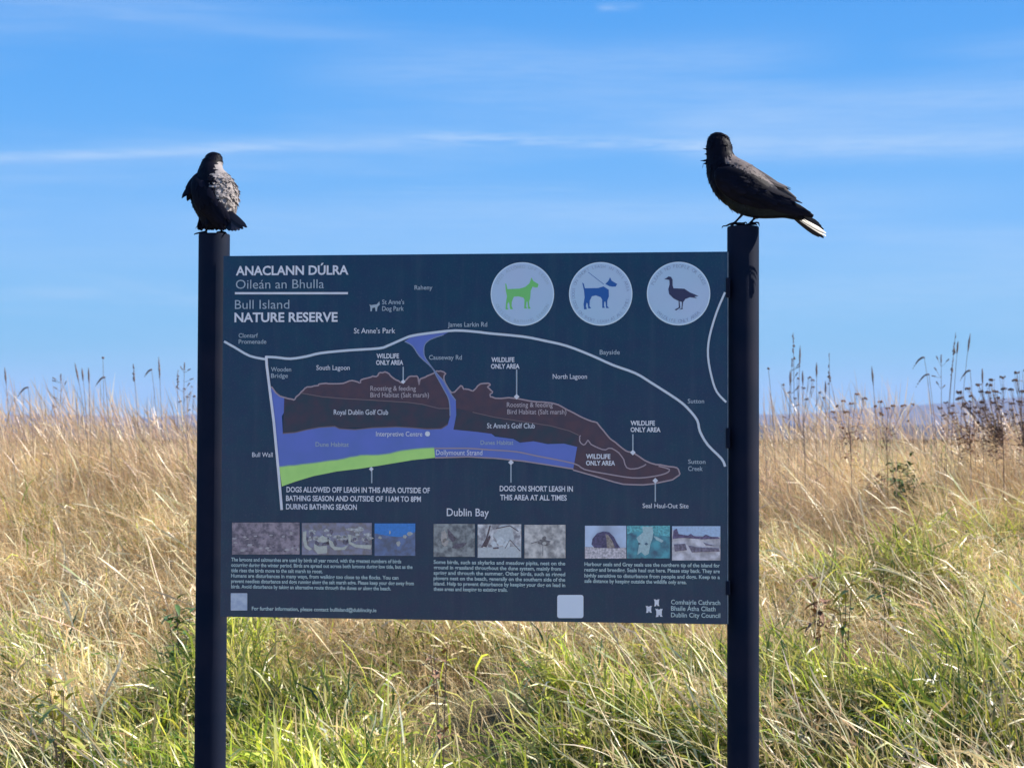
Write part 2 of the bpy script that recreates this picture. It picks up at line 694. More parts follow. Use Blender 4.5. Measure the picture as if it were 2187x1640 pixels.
def ring_text(name, text, cx, cy, r, a0, a1, cap, m, inward=False, bold=0.03):
    """letters set round a badge; angles in degrees clockwise from the top"""
    V, Fc = [], []
    y = -PT / 2 - 0.00035 * 8
    n = len(text)
    for i, ch in enumerate(text):
        if ch == ' ':
            continue
        a = R(a0 + (a1 - a0) * (i + 0.5) / n)
        v, f = glyphs(ch, bold)
        cxm = (v[:, 0].min() + v[:, 0].max()) / 2
        s = cap / CAP
        base = len(V)
        for gx, gy in v:
            lx, ly = (gx - cxm) * s, gy * s - cap / 2
            if inward:
                rr = r - ly
                ang = a - lx / r
            else:
                rr = r + ly
                ang = a + lx / r
            p = L(cx + rr * math.sin(ang), cy - rr * math.cos(ang))
            V.append((p[0], y, p[1]))
        Fc += [tuple(base + k for k in t) for t in f]
    o = pydata(name, V, Fc, m, parent=panel)
    o['kind'] = 'stuff'
    return o


def circle(cx, cy, r, n=72, ry=None):
    ry = ry or r
    return [(cx + r * math.cos(2 * math.pi * k / n), cy + ry * math.sin(2 * math.pi * k / n)) for k in range(n)]


def disc_thick(name, cx, cy, r, m, layer):
    return flat(name, [circle(cx, cy, r)], m, layer)


# land and water of the printed map
coast = [(581, 826), (598, 845), (626, 853), (632, 849), (644, 837), (657, 827), (679, 823), (683, 820), (705, 819), (733, 819), (753, 812), (769, 818),
         (773, 811), (793, 804), (805, 803), (813, 796), (828, 796), (838, 806), (852, 814), (862, 816), (874, 805), (890, 803), (895, 810), (895, 822),
         (898, 810), (914, 802), (926, 797), (936, 792), (952, 798), (948, 808), (964, 839), (984, 824), (991, 831), (1000, 831), (1012, 834), (1026, 820),
         (1048, 820), (1041, 827), (1053, 836), (1047, 844), (1058, 850), (1102, 850), (1132, 856), (1181, 860), (1211, 875), (1255, 897), (1275, 903),
         (1290, 920), (1304, 937), (1336, 961), (1354, 967), (1389, 988), (1421, 994), (1445, 999), (1452, 1011), (1442, 1020), (1416, 1029), (1351, 1035),
         (1293, 1023), (1225, 1004)]
coast_r = rough_line(coast, 1.0, 3, 4)
dune_top = [(578, 826), (588, 833), (593, 842), (608, 850), (607, 881), (603, 888), (605, 925), (631, 923), (656, 917), (684, 912), (716, 910), (726, 915),
            (759, 917), (797, 913), (847, 911), (882, 913), (913, 916), (943, 915), (957, 906), (962, 888), (960, 855), (948, 830), (933, 803), (923, 785),
            (897, 761), (882, 739), (865, 729), (882, 717), (923, 711), (960, 709), (948, 715), (920, 725), (908, 736), (906, 751), (910, 766), (935, 799),
            (948, 814), (963, 840), (974, 855), (975, 886), (969, 917), (1020, 922), (1050, 926), (1058, 932), (1097, 937), (1111, 945), (1140, 942),
            (1170, 948), (1205, 947), (1233, 954)]
low = [(1225, 1000), (1176, 992), (1117, 983), (1058, 977), (1000, 975), (930, 977)]
green_top = [(597, 996), (646, 991), (721, 981), (772, 972), (822, 969), (872, 960), (928, 955)]
green_low = [(930, 977), (882, 982), (822, 992), (772, 1000), (721, 1006), (671, 1016), (631, 1028), (603, 1038)]
flat('printed_marsh', [coast_r + [(1233, 954), (1140, 942), (1020, 922), (969, 917), (882, 913), (797, 913), (716, 910), (631, 923), (605, 925), (607, 881), (606, 850)]], P_marsh, 1)
golf1 = [(612, 853), (632, 851), (644, 839), (689, 847), (737, 851), (791, 854), (872, 859), (902, 863), (938, 872), (960, 872), (960, 900), (943, 914), (882, 912), (797, 912),
         (726, 914), (716, 909), (684, 911), (631, 922), (605, 924), (608, 881)]
golf2 = [(976, 872), (1010, 880), (1058, 891), (1117, 900), (1176, 909), (1217, 920), (1236, 929), (1232, 953), (1170, 947), (1111, 944), (1097, 936), (1058, 931), (1050, 925), (1020, 921), (970, 916)]
flats('printed_golf_course', [golf1, golf2], P_golf, 2)
flat('printed_dunes', [dune_top + low + green_top[::-1]], P_blue, 3)
flat('printed_beach', [green_top + green_low], P_green, 4)
flat('printed_coast_line', stroke_pts(coast_r, 3.0), P_coast, 4)
flats('printed_inner_line', [stroke_pts(golf1[2:10], 2.0), stroke_pts(golf2[1:7], 1.8), stroke_pts(dune_top[6:19], 2)], P_coast2, 5)
spit = rough_line([(1240, 929), (1238, 941), (1247, 950), (1256, 940), (1263, 948), (1287, 960), (1307, 957), (1328, 973), (1339, 998), (1363, 999), (1380, 991)], 0.8, 3, 2)
spit2 = smooth([(928, 957), (1000, 957), (1044, 960), (1102, 964), (1146, 973), (1225, 989), (1249, 1002), (1293, 1011), (1351, 1020), (1389, 1018), (1421, 1011), (1430, 1002), (1407, 995)], 3)
flats('printed_spit_line', [stroke_pts(spit, 2.6), stroke_pts(spit2, 2.8), stroke_pts([(930, 977), (1000, 975), (1058, 978), (1117, 984), (1176, 993), (1225, 1001)], 3)], P_coast, 6)
flat('printed_green_edge', stroke_pts(rough_line(green_top, 0.7, 4, 3), 2.2), print_mat('green_edge', (0.30, 0.46, 0.36)), 5)
road = smooth([(480, 729), (503, 742), (535, 760), (568, 767)], 3)
road2 = smooth([(569, 762), (591, 763), (621, 766), (656, 761), (686, 754), (747, 748), (810, 744), (830, 738), (862, 724), (882, 717), (923, 711), (973, 706), (1020, 709), (1044, 712),
                (1117, 719), (1164, 728), (1211, 739), (1263, 759), (1310, 780), (1357, 797), (1392, 818), (1445, 852), (1468, 871), (1489, 897), (1495, 921), (1512, 950), (1541, 979), (1549, 996)], 3)
road3 = smooth([(1548, 625), (1530, 668), (1515, 720), (1512, 761), (1520, 806), (1531, 837), (1551, 859)], 3)
flats('printed_road', [stroke_pts(road, 5), stroke_pts(road2, 5.2), stroke_pts(road3, 4.4)], P_road, 7)
flat('printed_sea_wall', stroke_pts([(570, 760), (571, 780), (586, 900), (596, 1006), (603, 1088)], 5.6), P_white, 8)
flats('printed_causeway_line', [stroke_pts(smooth([(865, 729), (882, 739), (897, 761), (923, 785), (933, 803), (948, 830), (960, 855), (962, 888)], 3), 2.4),
     stroke_pts(smooth([(948, 715), (920, 725), (908, 736), (906, 751), (910, 766), (935, 799), (948, 814), (963, 840), (974, 855)], 3), 2.2)], print_mat('causeway_line', (0.25, 0.30, 0.46)), 5)


def diamond(x, y, r=6):
    return [(x - r, y), (x, y - r), (x + r, y), (x, y + r)]


def arrow(x, y0, y1):
    return stroke_pts([(x, y0), (x, y1)], 2.6)


flats('printed_pointer', [arrow(862, 783, 812), arrow(1104, 789, 843), arrow(1352, 927, 962), arrow(795, 1031, 1004), arrow(1092, 1030, 990), arrow(1400, 1071, 1028)], P_soft, 7)
flats('printed_pointer_tip', [diamond(862, 815, 5), diamond(1104, 847), diamond(1352, 966), diamond(794, 1001, 5), diamond(1092, 987), diamond(1400, 1026), circle(914, 926, 5.5, 20)], P_white, 8)

# lettering
text_lines('title_lettering', [('ANACLANN DÚLRA', 505, 588, 745, 18.5), ('NATURE RESERVE', 502, 687.5, 722, 19)], P_white, bold=0.026)
text_lines('title_lettering', [('Oileán an Bhulla', 505, 617, 693, 19), ('Bull Island', 503, 660, 619, 19)], P_soft, bold=-0.004)
flat('title_rule', stroke_pts([(503, 626.5), (744, 626.5)], 4.6), P_white, 6)
text_lines('map_lettering', [
    ('Clontarf', 511, 721, 552, 9), ('Promenade', 511, 734, 570, 9), ('Raheny', 886, 619, 924, 9), ("St Anne's", 817, 650, 864, 9.5), ('Dog Park', 817, 664, 863, 9.5),
    ('Wooden', 580, 793, 623, 9), ('Bridge', 580, 806.5, 616, 9), ('James Larkin Rd', 957, 698, 1041, 9.5), ('Causeway Rd', 917, 768, 987, 9.5),
    ('Bayside', 1281, 757, 1324, 9.5), ('Sutton', 1469, 861, 1504, 9), ('Sutton', 1470, 990, 1507, 9), ('Creek', 1470, 1005, 1501, 9.5),
    ('Dune Habitat', 675, 953, 746, 9.5), ('Dunes Habitat', 1027, 949, 1097, 9)], P_soft, bold=0.008)
text_lines('map_lettering', [
    ("St Anne's Park", 757, 712, 845, 11), ('South Lagoon', 677, 790, 748, 10), ('North Lagoon', 1181, 809, 1254, 10), ('Royal Dublin Golf Club', 714, 885, 830, 10.5),
    ("St Anne's Golf Club", 1041, 914, 1143, 10.5), ('Interpretive Centre', 804, 931, 903, 10), ('Bull Wall', 540, 975, 584, 9.5), ('Dollymount Strand', 932, 971, 1031, 10.5),
    ('Seal Haul-Out Site', 1373, 1084, 1471, 9.5)], P_white, layer=9, bold=0.006)
text_lines('marsh_lettering', [
    ('Roosting & feeding', 792, 834, 889, 10), ('Bird Habitat (Salt marsh)', 792, 848, 917, 10), ('Roosting & feeding', 1083, 869, 1181, 10),
    ('Bird Habitat (Salt marsh)', 1084, 884, 1210, 10)], P_pink, bold=0.006)
text_lines('wildlife_lettering', [
    ('WILDLIFE', 805, 765, 853, 9.5), ('ONLY AREA', 804, 779, 862, 9.5), ('WILDLIFE', 1050, 773, 1099, 9.5), ('ONLY AREA', 1049, 787, 1110, 9.5),
    ('WILDLIFE', 1347, 908, 1399, 9.5), ('ONLY AREA', 1347, 922, 1411, 9.5), ('WILDLIFE', 1252, 979, 1304, 9.5), ('ONLY AREA', 1252, 993, 1314, 9.5)], P_white, bold=0.028)
text_lines('dog_rule_lettering', [
    ('DOGS ALLOWED OFF LEASH IN THIS AREA OUTSIDE OF', 613, 1050, 919, 11), ('BATHING SEASON AND OUTSIDE OF 11AM TO 8PM', 612, 1068.5, 900, 11),
    ('DURING BATHING SEASON', 612, 1086.5, 763, 11), ('DOGS ON SHORT LEASH IN', 1068, 1048, 1224, 11), ('THIS AREA AT ALL TIMES', 1069, 1067, 1211, 11)], P_white, bold=0.022)
text_lines('bay_lettering', [('Dublin Bay', 955, 1101, 1045, 16)], P_white, bold=0.010)


def para(name, rows, x0, cy0s, x1s, m=P_text):
    text_lines(name, [(t, x0, c + 3.4, x1, 7.6) for t, c, x1 in zip(rows, cy0s, x1s)], m, bold=0.020)


para('paragraph_lettering', [
    'The lagoons and saltmarshes are used by birds all year round, with the greatest numbers of birds',
    'occurring during the winter period. Birds are spread out across both lagoons during low tide, but as the',
    'tide rises the birds move to the salt marsh to roost.',
    'Humans are disturbances in many ways, from walking too close to the flocks. You can',
    'prevent needless disturbance and dogs running along the salt marsh edge. Please keep your dog away from',
    'birds. Avoid disturbance by taking an alternative route through the dunes or along the beach.'],
    495, [1194, 1205.5, 1217, 1228.5, 1240, 1251.5], [858, 882, 690, 852, 885, 836])
para('paragraph_lettering', [
    'Some birds, such as skylarks and meadow pipits, nest on the',
    'ground in grassland throughout the dune system, mainly from',
    'spring and through the summer. Other birds, such as ringed',
    'plovers nest on the beach, generally on the southern side of the',
    'island. Help to prevent disturbance by keeping your dog on lead in',
    'these areas and keeping to existing trails.'],
    927, [1199.5, 1211, 1222.5, 1234, 1245.5, 1257], [1208, 1199, 1208, 1208, 1208, 1085])
para('paragraph_lettering', [
    'Harbour seals and Grey seals use the northern tip of the island for',
    'resting and breeding. Seals haul out here. Please stay back. They are',
    'highly sensitive to disturbance from people and dogs. Keep to a',
    'safe distance by keeping outside the wildlife only area.'],
    1249, [1204, 1216, 1228.5, 1240], [1538, 1538, 1538, 1467])
para('contact_lettering', ['For further information, please contact bullisland@dublincity.ie'], 539, [1298.5], [805])
text_lines('council_lettering', [('Comhairle Cathrach', 1434, 1289.5, 1539, 9.5), ('Bhaile Átha Cliath', 1434, 1303, 1529, 9.5), ('Dublin City Council', 1434, 1317, 1539, 9.5)], P_text, bold=0.012)


def castle(x, y, w, h):
    q = [(0, 0), (.12, .10), (.28, .04), (.34, .14), (.62, .14), (.72, .03), (.86, .10), (1, .02), (.88, .30), (.86, .72), (.97, .97), (.62, .94), (.60, .78), (.45, .78), (.43, .96), (.08, 1), (.16, .70), (.14, .32)]
    return [(x + a * w, y + b * h) for a, b in q]


flats('castle_emblem', [castle(1397, 1278, 12.5, 16), castle(1379.5, 1292, 14, 16), castle(1400, 1298, 16.5, 19)], P_white, 7)


def round_rect(x0, y0, x1, y1, r, n=5):
    o = []
    for cx, cy, a in ((x1 - r, y0 + r, -90), (x1 - r, y1 - r, 0), (x0 + r, y1 - r, 90), (x0 + r, y0 + r, 180)):
        for k in range(n + 1):
            t = R(a + 90 * k / n)
            o.append((cx + r * math.cos(t), cy + r * math.sin(t)))
    return o


flat('blank_sticker', [round_rect(1191, 1269.5, 1247, 1319, 5)], print_mat('sticker', (0.78, 0.82, 0.90)), 7)
flat('printed_square', [round_rect(494, 1265.5, 529.5, 1302.5, 1.5)], print_mat('square', (0.42, 0.47, 0.60), (55, (0.62, 0.66, 0.74), 2)), 7)

# badges
Q = lambda x, y: (1030 + x / 4.288, 540 + y / 4.288)
for cx, cy, nm in ((1116, 628.5, 'dog_off_leash_badge'), (1283, 628.2, 'dog_on_leash_badge'), (1449, 627.6, 'goose_badge')):
    disc_thick(nm + '_rim', cx, cy, 67.6, P_rim, 6)
    disc_thick(nm, cx, cy, 65.2, P_badge, 7)
dogg = [(212, 282), (222, 288), (232, 335), (345, 330), (395, 315), (433, 282), (452, 228), (468, 260), (517, 290), (508, 320), (488, 320), (462, 312), (445, 350), (440, 420), (430, 450), (433, 492),
        (446, 512), (422, 514), (416, 450), (408, 450), (402, 492), (412, 512), (386, 512), (388, 430), (378, 412), (330, 400), (290, 405), (272, 450), (270, 490), (283, 517), (258, 518), (250, 470),
        (245, 450), (233, 470), (232, 500), (240, 522), (215, 520), (220, 450), (228, 400), (218, 350)]
dogb = [(916, 275), (930, 285), (940, 327), (1060, 325), (1110, 310), (1158, 340), (1160, 400), (1145, 440), (1145, 490), (1163, 508), (1135, 508), (1128, 450), (1118, 450), (1115, 490), (1125, 505),
        (1100, 507), (1098, 430), (1085, 408), (1040, 392), (1005, 400), (985, 440), (983, 490), (998, 510), (972, 512), (965, 465), (955, 460), (950, 490), (958, 518), (933, 520), (928, 470), (938, 410), (932, 350)]
dogh = [(1127, 288), (1155, 260), (1170, 226), (1185, 258), (1235, 288), (1222, 312), (1190, 312), (1165, 308)]
goose = [(1665, 245), (1690, 230), (1705, 219), (1728, 224), (1742, 250), (1742, 300), (1750, 327), (1850, 332), (1900, 365), (1980, 398), (1940, 402), (1965, 418), (1900, 410), (1860, 425), (1838, 455),
         (1800, 445), (1750, 420), (1710, 380), (1703, 335), (1715, 290), (1712, 252), (1690, 247)]
gleg = [(1797, 442), (1806, 444), (1813, 505), (1775, 530), (1760, 522), (1799, 502)]
gleg2 = [(1828, 446), (1840, 446), (1832, 506), (1838, 516), (1800, 524), (1824, 508)]
flat('green_dog_emblem', [[Q(*p) for p in dogg]], P_dogg, 8)
flats('blue_dog_emblem', [[Q(*p) for p in dogb], [Q(*p) for p in dogh], stroke_pts([Q(970, 180), Q(1112, 290)], 1.0)], P_dogb, 8)
flat('goose_emblem', [[Q(*p) for p in goose], [Q(*p) for p in gleg], [Q(*p) for p in gleg2]], P_goose, 8)
sd_ = [(790, 650), (793, 652), (806, 650), (811, 644), (812, 651), (807, 656), (806, 665), (803, 665), (802, 657), (796, 658), (795, 665), (792, 665), (792, 657)]
flat('small_dog_emblem', [sd_], P_soft, 7)
ring_text('badge_lettering', 'DOGS ALLOWED OFF LEASH', 1116, 628.5, 58.5, -68, 68, 6.5, P_rtext2, bold=0.0)
ring_text('badge_lettering', 'OUTSIDE BATHING SEASON', 1116, 628.5, 58.5, 248, 112, 6.5, P_rtext2, inward=True, bold=0.0)
ring_text('badge_lettering', 'DOGS ON SHORT LEASH IN THIS AREA', 1283, 628.2, 58.5, -100, 85, 6.4, P_rtext, bold=-0.01)
ring_text('badge_lettering', 'DOGS ON SHORT LEASH AT ALL TIMES', 1283, 628.2, 58.5, 255, 100, 6.4, P_rtext, inward=True, bold=-0.012)
ring_text('badge_lettering', 'PLEASE NO PEOPLE OR DOGS', 1449, 627.6, 58.5, -72, 72, 7.0, P_rtext, bold=-0.005)
ring_text('badge_lettering', 'WILDLIFE ONLY AREA', 1449, 627.6, 58.5, 228, 132, 7.0, P_rtext, inward=True, bold=-0.005)


# printed photographs
def photo(name, x0, y0, x1, y1, base, noise, shapes):
    flat(name, [[(x0, y0), (x1, y0), (x1, y1), (x0, y1)]], print_mat(name, base, noise, 0.35), 6)
    for i, (nm, polys, col) in enumerate(shapes):
        o = flat(name + '_' + nm, polys, print_mat(name + nm, col, (160, tuple(c * 0.8 for c in col), 4), 0.35), 7 + i)
        if len(polys) > 1:
            o['kind'] = 'stuff'


def blob(cx, cy, rx, ry, seed, n=14, jag=0.25):
    r = random.Random(seed)
    return [(cx + rx * (1 + r.uniform(-jag, jag)) * math.cos(2 * math.pi * k / n), cy + ry * (1 + r.uniform(-jag, jag)) * math.sin(2 * math.pi * k / n)) for k in range(n)]


rr = random.Random(5)
birds1 = [blob(*p, 10 + i, 8) for i, p in enumerate([(502, 1149, 5, 2), (524, 1146, 4, 2), (530, 1150, 3, 1.6), (547, 1144, 4, 1.6), (535, 1163, 6, 3), (504, 1158, 4, 2), (519, 1174, 6, 3), (558, 1170, 4, 2),
                                                       (572, 1170, 5, 2.4), (576, 1174, 5, 2), (614, 1173, 5, 2.6), (626, 1170, 3, 3), (638, 1172, 2.4, 4), (623, 1138, 3, 4), (606, 1145, 4, 1.6), (580, 1142, 4, 1.5)])]
dots1 = [blob(rr.uniform(500, 638), rr.uniform(1140, 1178), 2.5, 1.2, 60 + i, 7) for i in range(26)]
photo('flock_on_mud_photo', 497, 1115, 641, 1183, (0.22, 0.17, 0.19), (90, (0.15, 0.12, 0.15), 5), [('shade', dots1, (0.08, 0.06, 0.08)), ('bird', birds1, (0.55, 0.48, 0.48))])
wings = [[(648, 1134), (656, 1133), (655, 1150), (658, 1164), (668, 1171), (662, 1175), (652, 1168), (648, 1152)],
         [(680, 1148), (690, 1142), (700, 1148), (702, 1155), (692, 1158), (682, 1156)], [(702, 1150), (712, 1156), (716, 1166), (732, 1168), (745, 1163), (738, 1173), (716, 1174), (706, 1165)],
         [(744, 1140), (752, 1142), (750, 1156), (762, 1162), (795, 1163), (793, 1172), (760, 1168), (746, 1160)], [(672, 1160), (682, 1166), (700, 1164), (700, 1180), (680, 1182), (672, 1172)]]
wings_bg = [blob(rr.uniform(655, 788), rr.uniform(1128, 1152), rr.uniform(5, 11), rr.uniform(3, 7), 100 + i, 9, 0.35) for i in range(20)]
wing_dk = [blob(rr.uniform(655, 788), rr.uniform(1130, 1165), rr.uniform(3, 5), rr.uniform(3, 6), 140 + i, 8, 0.4) for i in range(16)]
photo('flying_flock_photo', 646, 1116, 795, 1184, (0.17, 0.16, 0.22), (80, (0.24, 0.20, 0.20), 5), [('back', wings_bg, (0.36, 0.34, 0.33)), ('gap', wing_dk, (0.12, 0.10, 0.13)), ('wing', wings, (0.62, 0.60, 0.52))])
photo('lagoon_birds_photo', 801, 1117, 888, 1186, (0.09, 0.12, 0.22), (60, (0.13, 0.14, 0.20), 5),
      [('sky', [[(801, 1117), (888, 1117), (888, 1135), (872, 1143), (850, 1146), (826, 1143), (801, 1138)]], (0.06, 0.27, 0.72)),
       ('bird', [blob(813, 1147, 4, 3, 1), blob(852, 1160, 4, 6, 2), blob(866, 1145, 4, 4, 3), blob(834, 1136, 1.6, 5, 4, 7), blob(876, 1139, 6, 4, 6)], (0.52, 0.50, 0.46))])
photo('ground_bird_photo', 927, 1118, 1015, 1188, (0.22, 0.22, 0.21), (75, (0.13, 0.13, 0.14), 6),
      [('dark', [[(957, 1128), (966, 1138), (976, 1150), (968, 1158), (958, 1146)], [(966, 1168), (975, 1160), (998, 1158), (992, 1166), (976, 1172)]], (0.10, 0.08, 0.10)),
       ('breast', [blob(949, 1146, 8, 13, 8), blob(952, 1158, 7, 8, 9)], (0.55, 0.47, 0.42))])
photo('white_bird_photo', 1021, 1119, 1114, 1190, (0.46, 0.43, 0.42), (70, (0.28, 0.25, 0.26), 6),
      [('snow', [[(1022, 1169), (1114, 1166), (1114, 1190), (1021, 1190)], blob(1078, 1142, 22, 20, 13)], (0.66, 0.66, 0.66)),
       ('bird', [blob(1056, 1161, 7, 6, 14), blob(1070, 1155, 9, 9, 15), blob(1083, 1162, 8, 8, 16)], (0.80, 0.80, 0.80)),
       ('twig', [[(1032, 1166), (1046, 1142), (1049, 1146), (1040, 1168)]] + stroke_pts([(1048, 1121), (1040, 1150), (1030, 1168)], 3) + stroke_pts([(1060, 1128), (1090, 1122), (1108, 1134)], 2)
        + stroke_pts([(1054, 1170), (1066, 1169)], 3) + stroke_pts([(1080, 1170), (1090, 1152), (1112, 1176)], 1.6), (0.09, 0.06, 0.07))])
photo('reed_bird_photo', 1121, 1120, 1208.5, 1191, (0.42, 0.38, 0.35), (60, (0.30, 0.27, 0.26), 6),
      [('bird', [blob(1163, 1158, 13, 7, 21), blob(1163, 1149, 4, 5, 22)] + stroke_pts([(1135, 1160), (1152, 1155)], 2) + stroke_pts([(1160, 1166), (1160, 1186)], 1.5), (0.16, 0.14, 0.14)),
       ('light', [blob(1163, 1160, 4, 4, 23)], (0.6, 0.56, 0.52))])
photo('beach_seal_photo', 1250, 1122, 1338, 1192, (0.33, 0.38, 0.48), (14, (0.36, 0.38, 0.46), 3),
      [('sand', [[(1250, 1167), (1338, 1169), (1338, 1192), (1250, 1192)]], (0.46, 0.40, 0.41)),
       ('seal', [[(1264, 1162), (1266, 1150), (1276, 1138), (1290, 1134), (1302, 1136), (1312, 1146), (1318, 1158), (1326, 1170), (1298, 1170), (1270, 1169)]], (0.075, 0.06, 0.12)),
       ('flank', [[(1294, 1140), (1300, 1142), (1308, 1154), (1314, 1168), (1297, 1170), (1296, 1152)]], (0.25, 0.20, 0.17))])
photo('underwater_seal_photo', 1339.5, 1122, 1431.5, 1191.5, (0.06, 0.22, 0.25), (45, (0.07, 0.12, 0.18), 5),
      [('glow', [[(1340, 1122), (1431, 1122), (1431, 1146), (1400, 1140), (1360, 1134), (1340, 1140)]], (0.11, 0.34, 0.36)),
       ('seal', [[(1372, 1124), (1394, 1124), (1396, 1136), (1394, 1150), (1390, 1160), (1386, 1182), (1378, 1186), (1370, 1178), (1362, 1184), (1366, 1160), (1360, 1148), (1374, 1136)],
                 [(1396, 1144), (1404, 1146), (1418, 1154), (1414, 1158), (1402, 1152)]], (0.50, 0.66, 0.66)),
       ('eye', [blob(1381, 1161, 4, 2.5, 31), blob(1366, 1160, 3, 2, 32)], (0.07, 0.12, 0.16))])
photo('mudflat_seals_photo', 1436, 1123, 1539, 1196, (0.46, 0.42, 0.44), (40, (0.40, 0.35, 0.36), 5),
      [('sky', [[(1436, 1123), (1539, 1123), (1539, 1146), (1510, 1145), (1470, 1143), (1450, 1140), (1436, 1130)]], (0.52, 0.66, 0.86)),
       ('trees', [[(1437, 1150), (1439, 1132), (1446, 1128), (1450, 1140), (1470, 1143), (1476, 1139), (1482, 1144), (1500, 1146), (1508, 1141), (1520, 1146), (1534, 1146), (1538, 1150), (1500, 1151), (1460, 1148)]], (0.11, 0.08, 0.15)),
       ('seal', [[(1440, 1162), (1464, 1160), (1468, 1174), (1442, 1177)], [(1470, 1164), (1490, 1168), (1536, 1170), (1538, 1177), (1478, 1179)], [(1502, 1157), (1510, 1160), (1530, 1166), (1508, 1164)]], (0.16, 0.13, 0.17))])


# posts
def post(px_top, py_top, px_bot, depth_off, radius, side):
    top_dir = px_ray(px_top, py_top)
    # post axis stands just behind the board
    c = SIGN_LOC + SIGN_M @ Vector((side * (PW / 2 + 0.02), depth_off, 0))
    a = EYE + top_dir * (c.y / top_dir.y)
    bd = px_ray(px_bot, 1640)
    b = EYE + bd * (c.y / bd.y)
    k = (-0.25 - a.z) / (b.z - a.z)
    foot = a + (b - a) * k
    ax = (a - foot)
    H = ax.length
    bm = bmesh.new()
    n = 48
    prof = [(radius, 0), (radius, H - 0.0035), (radius - 0.0012, H - 0.001), (radius - 0.004, H), (0.0005, H)]
    rings = []
    for r, z in prof:
        rings.append([bm.verts.new((r * math.cos(2 * math.pi * i / n), r * math.sin(2 * math.pi * i / n), z)) for i in range(n)])
    for q in range(len(rings) - 1):
        for i in range(n):
            bm.faces.new((rings[q][i], rings[q][(i + 1) % n], rings[q + 1][(i + 1) % n], rings[q + 1][i]))
    bm.faces.new(rings[-1])
    o = from_bm('post', bm, paint, sign, smooth=True)
    o.location = foot - sign_off
    o.rotation_mode = 'QUATERNION'
    o.rotation_quaternion = ax.to_track_quat('Z', 'Y')
    m = o.modifiers.new('edges', 'EDGE_SPLIT')
    m.split_angle = R(40)
    return a, radius


post_left_top, PR = post(457.7, 500, 448.5, 0.046, 0.0432, -1)
post_right_top, PR2 = post(1587, 484, 1587, 0.046, 0.0425, 1)

# bare aluminium edge of the board beside the right post
bm = bmesh.new()
bevel_box(bm, PW / 2 + 0.0012, -0.0008, 0, 0.0022, PT + 0.001, PH * 0.998, 0.0005)
ed = from_bm('board_edge', bm, mat('board_edge', (0.16, 0.21, 0.27), 0.45, (30, (0.10, 0.14, 0.2), 3)), sign)
ed.location = panel.location
ed.rotation_mode = 'QUATERNION'
ed.rotation_quaternion = panel.rotation_quaternion

# clamps that hold the board to the posts, both edges
for sx in (1,):
    for (pxm, y0, y1) in ((1552, 594, 636), (1552, 914, 957), (1552, 1240, 1270)):
        za, zb = L(pxm, y0)[1], L(pxm, y1)[1]
        bm = bmesh.new()
        if sx > 0:
            bevel_box(bm, PW / 2 + 0.0015, 0.0, (za + zb) / 2, 0.011, PT + 0.009, za - zb, 0.0012)
            bevel_box(bm, PW / 2 + 0.004, 0.022, (za + zb) / 2, 0.006, 0.034, (za - zb) * 0.9, 0.001)
        else:
            bevel_box(bm, -PW / 2 + 0.004, PT / 2 + 0.0065, (za + zb) / 2, 0.03, 0.011, za - zb, 0.0012)
        c_ = from_bm('clamp', bm, paint, sign)
        c_.location = panel.location
        c_.rotation_mode = 'QUATERNION'
        c_.rotation_quaternion = panel.rotation_quaternion

# ------------------------------------------------------------------ grass
grass_mat = attr_mat('grass_blade', 0.36, 0.45, 0.6)
stalk_mat = attr_mat('grass_straw', 0.40, 0.30, 0.6)


def ribbons(root, length, azim, th0, kap, width, wprof, twist, cols, nseg, wob=0.0, pw=1.3):
    """vectorised curved blades.  root (N,3); azim = compass of the lean; th0 = lean at the root, kap = extra lean by the tip;
    wprof(s) -> relative width; cols (N, 2, 3) colour at root and tip"""
    N = len(length)
    s = np.linspace(0, 1, nseg + 1)
    sm = (s[:-1] + s[1:]) / 2
    th = th0[:, None] + kap[:, None] * sm[None, :] ** pw
    az_ = azim[:, None] + wob * rng.normal(size=(N, nseg)) * sm[None, :]
    step = (length / nseg)[:, None]
    dx = np.sin(th) * np.sin(az_) * step
    dy = np.sin(th) * np.cos(az_) * step
    dz = np.cos(th) * step
    P = np.zeros((N, nseg + 1, 3))
    P[:, 1:, 0] = np.cumsum(dx, 1)
    P[:, 1:, 1] = np.cumsum(dy, 1)
    P[:, 1:, 2] = np.cumsum(dz, 1)
    P += root[:, None, :]
    thn = np.concatenate([th, th[:, -1:]], 1)
    azn = np.concatenate([az_, az_[:, -1:]], 1)
    S = np.stack([np.cos(azn), -np.sin(azn), np.zeros_like(azn)], -1)
    Nn = np.stack([np.cos(thn) * np.sin(azn), np.cos(thn) * np.cos(azn), -np.sin(thn)], -1)
    tw = twist[:, None] + (rng.normal(size=(N, 1)) * 0.9) * s[None, :]
    D = S * np.cos(tw)[..., None] + Nn * np.sin(tw)[..., None]
    w = width[:, None] * wprof(s)[None, :] / 2
    A = P - D * w[..., None]
    B = P + D * w[..., None]
    V = np.stack([A, B], 2).reshape(N, -1, 3)
    k = np.arange(nseg) * 2
    q = np.stack([k, k + 1, k + 3, k + 2], -1)
    Fc = q[None] + (np.arange(N) * (2 * (nseg + 1)))[:, None, None]
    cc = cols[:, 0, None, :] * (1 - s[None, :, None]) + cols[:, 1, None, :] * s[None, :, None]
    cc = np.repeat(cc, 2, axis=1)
    return V.reshape(-1, 3), Fc.reshape(-1, 4), cc.reshape(-1, 3)


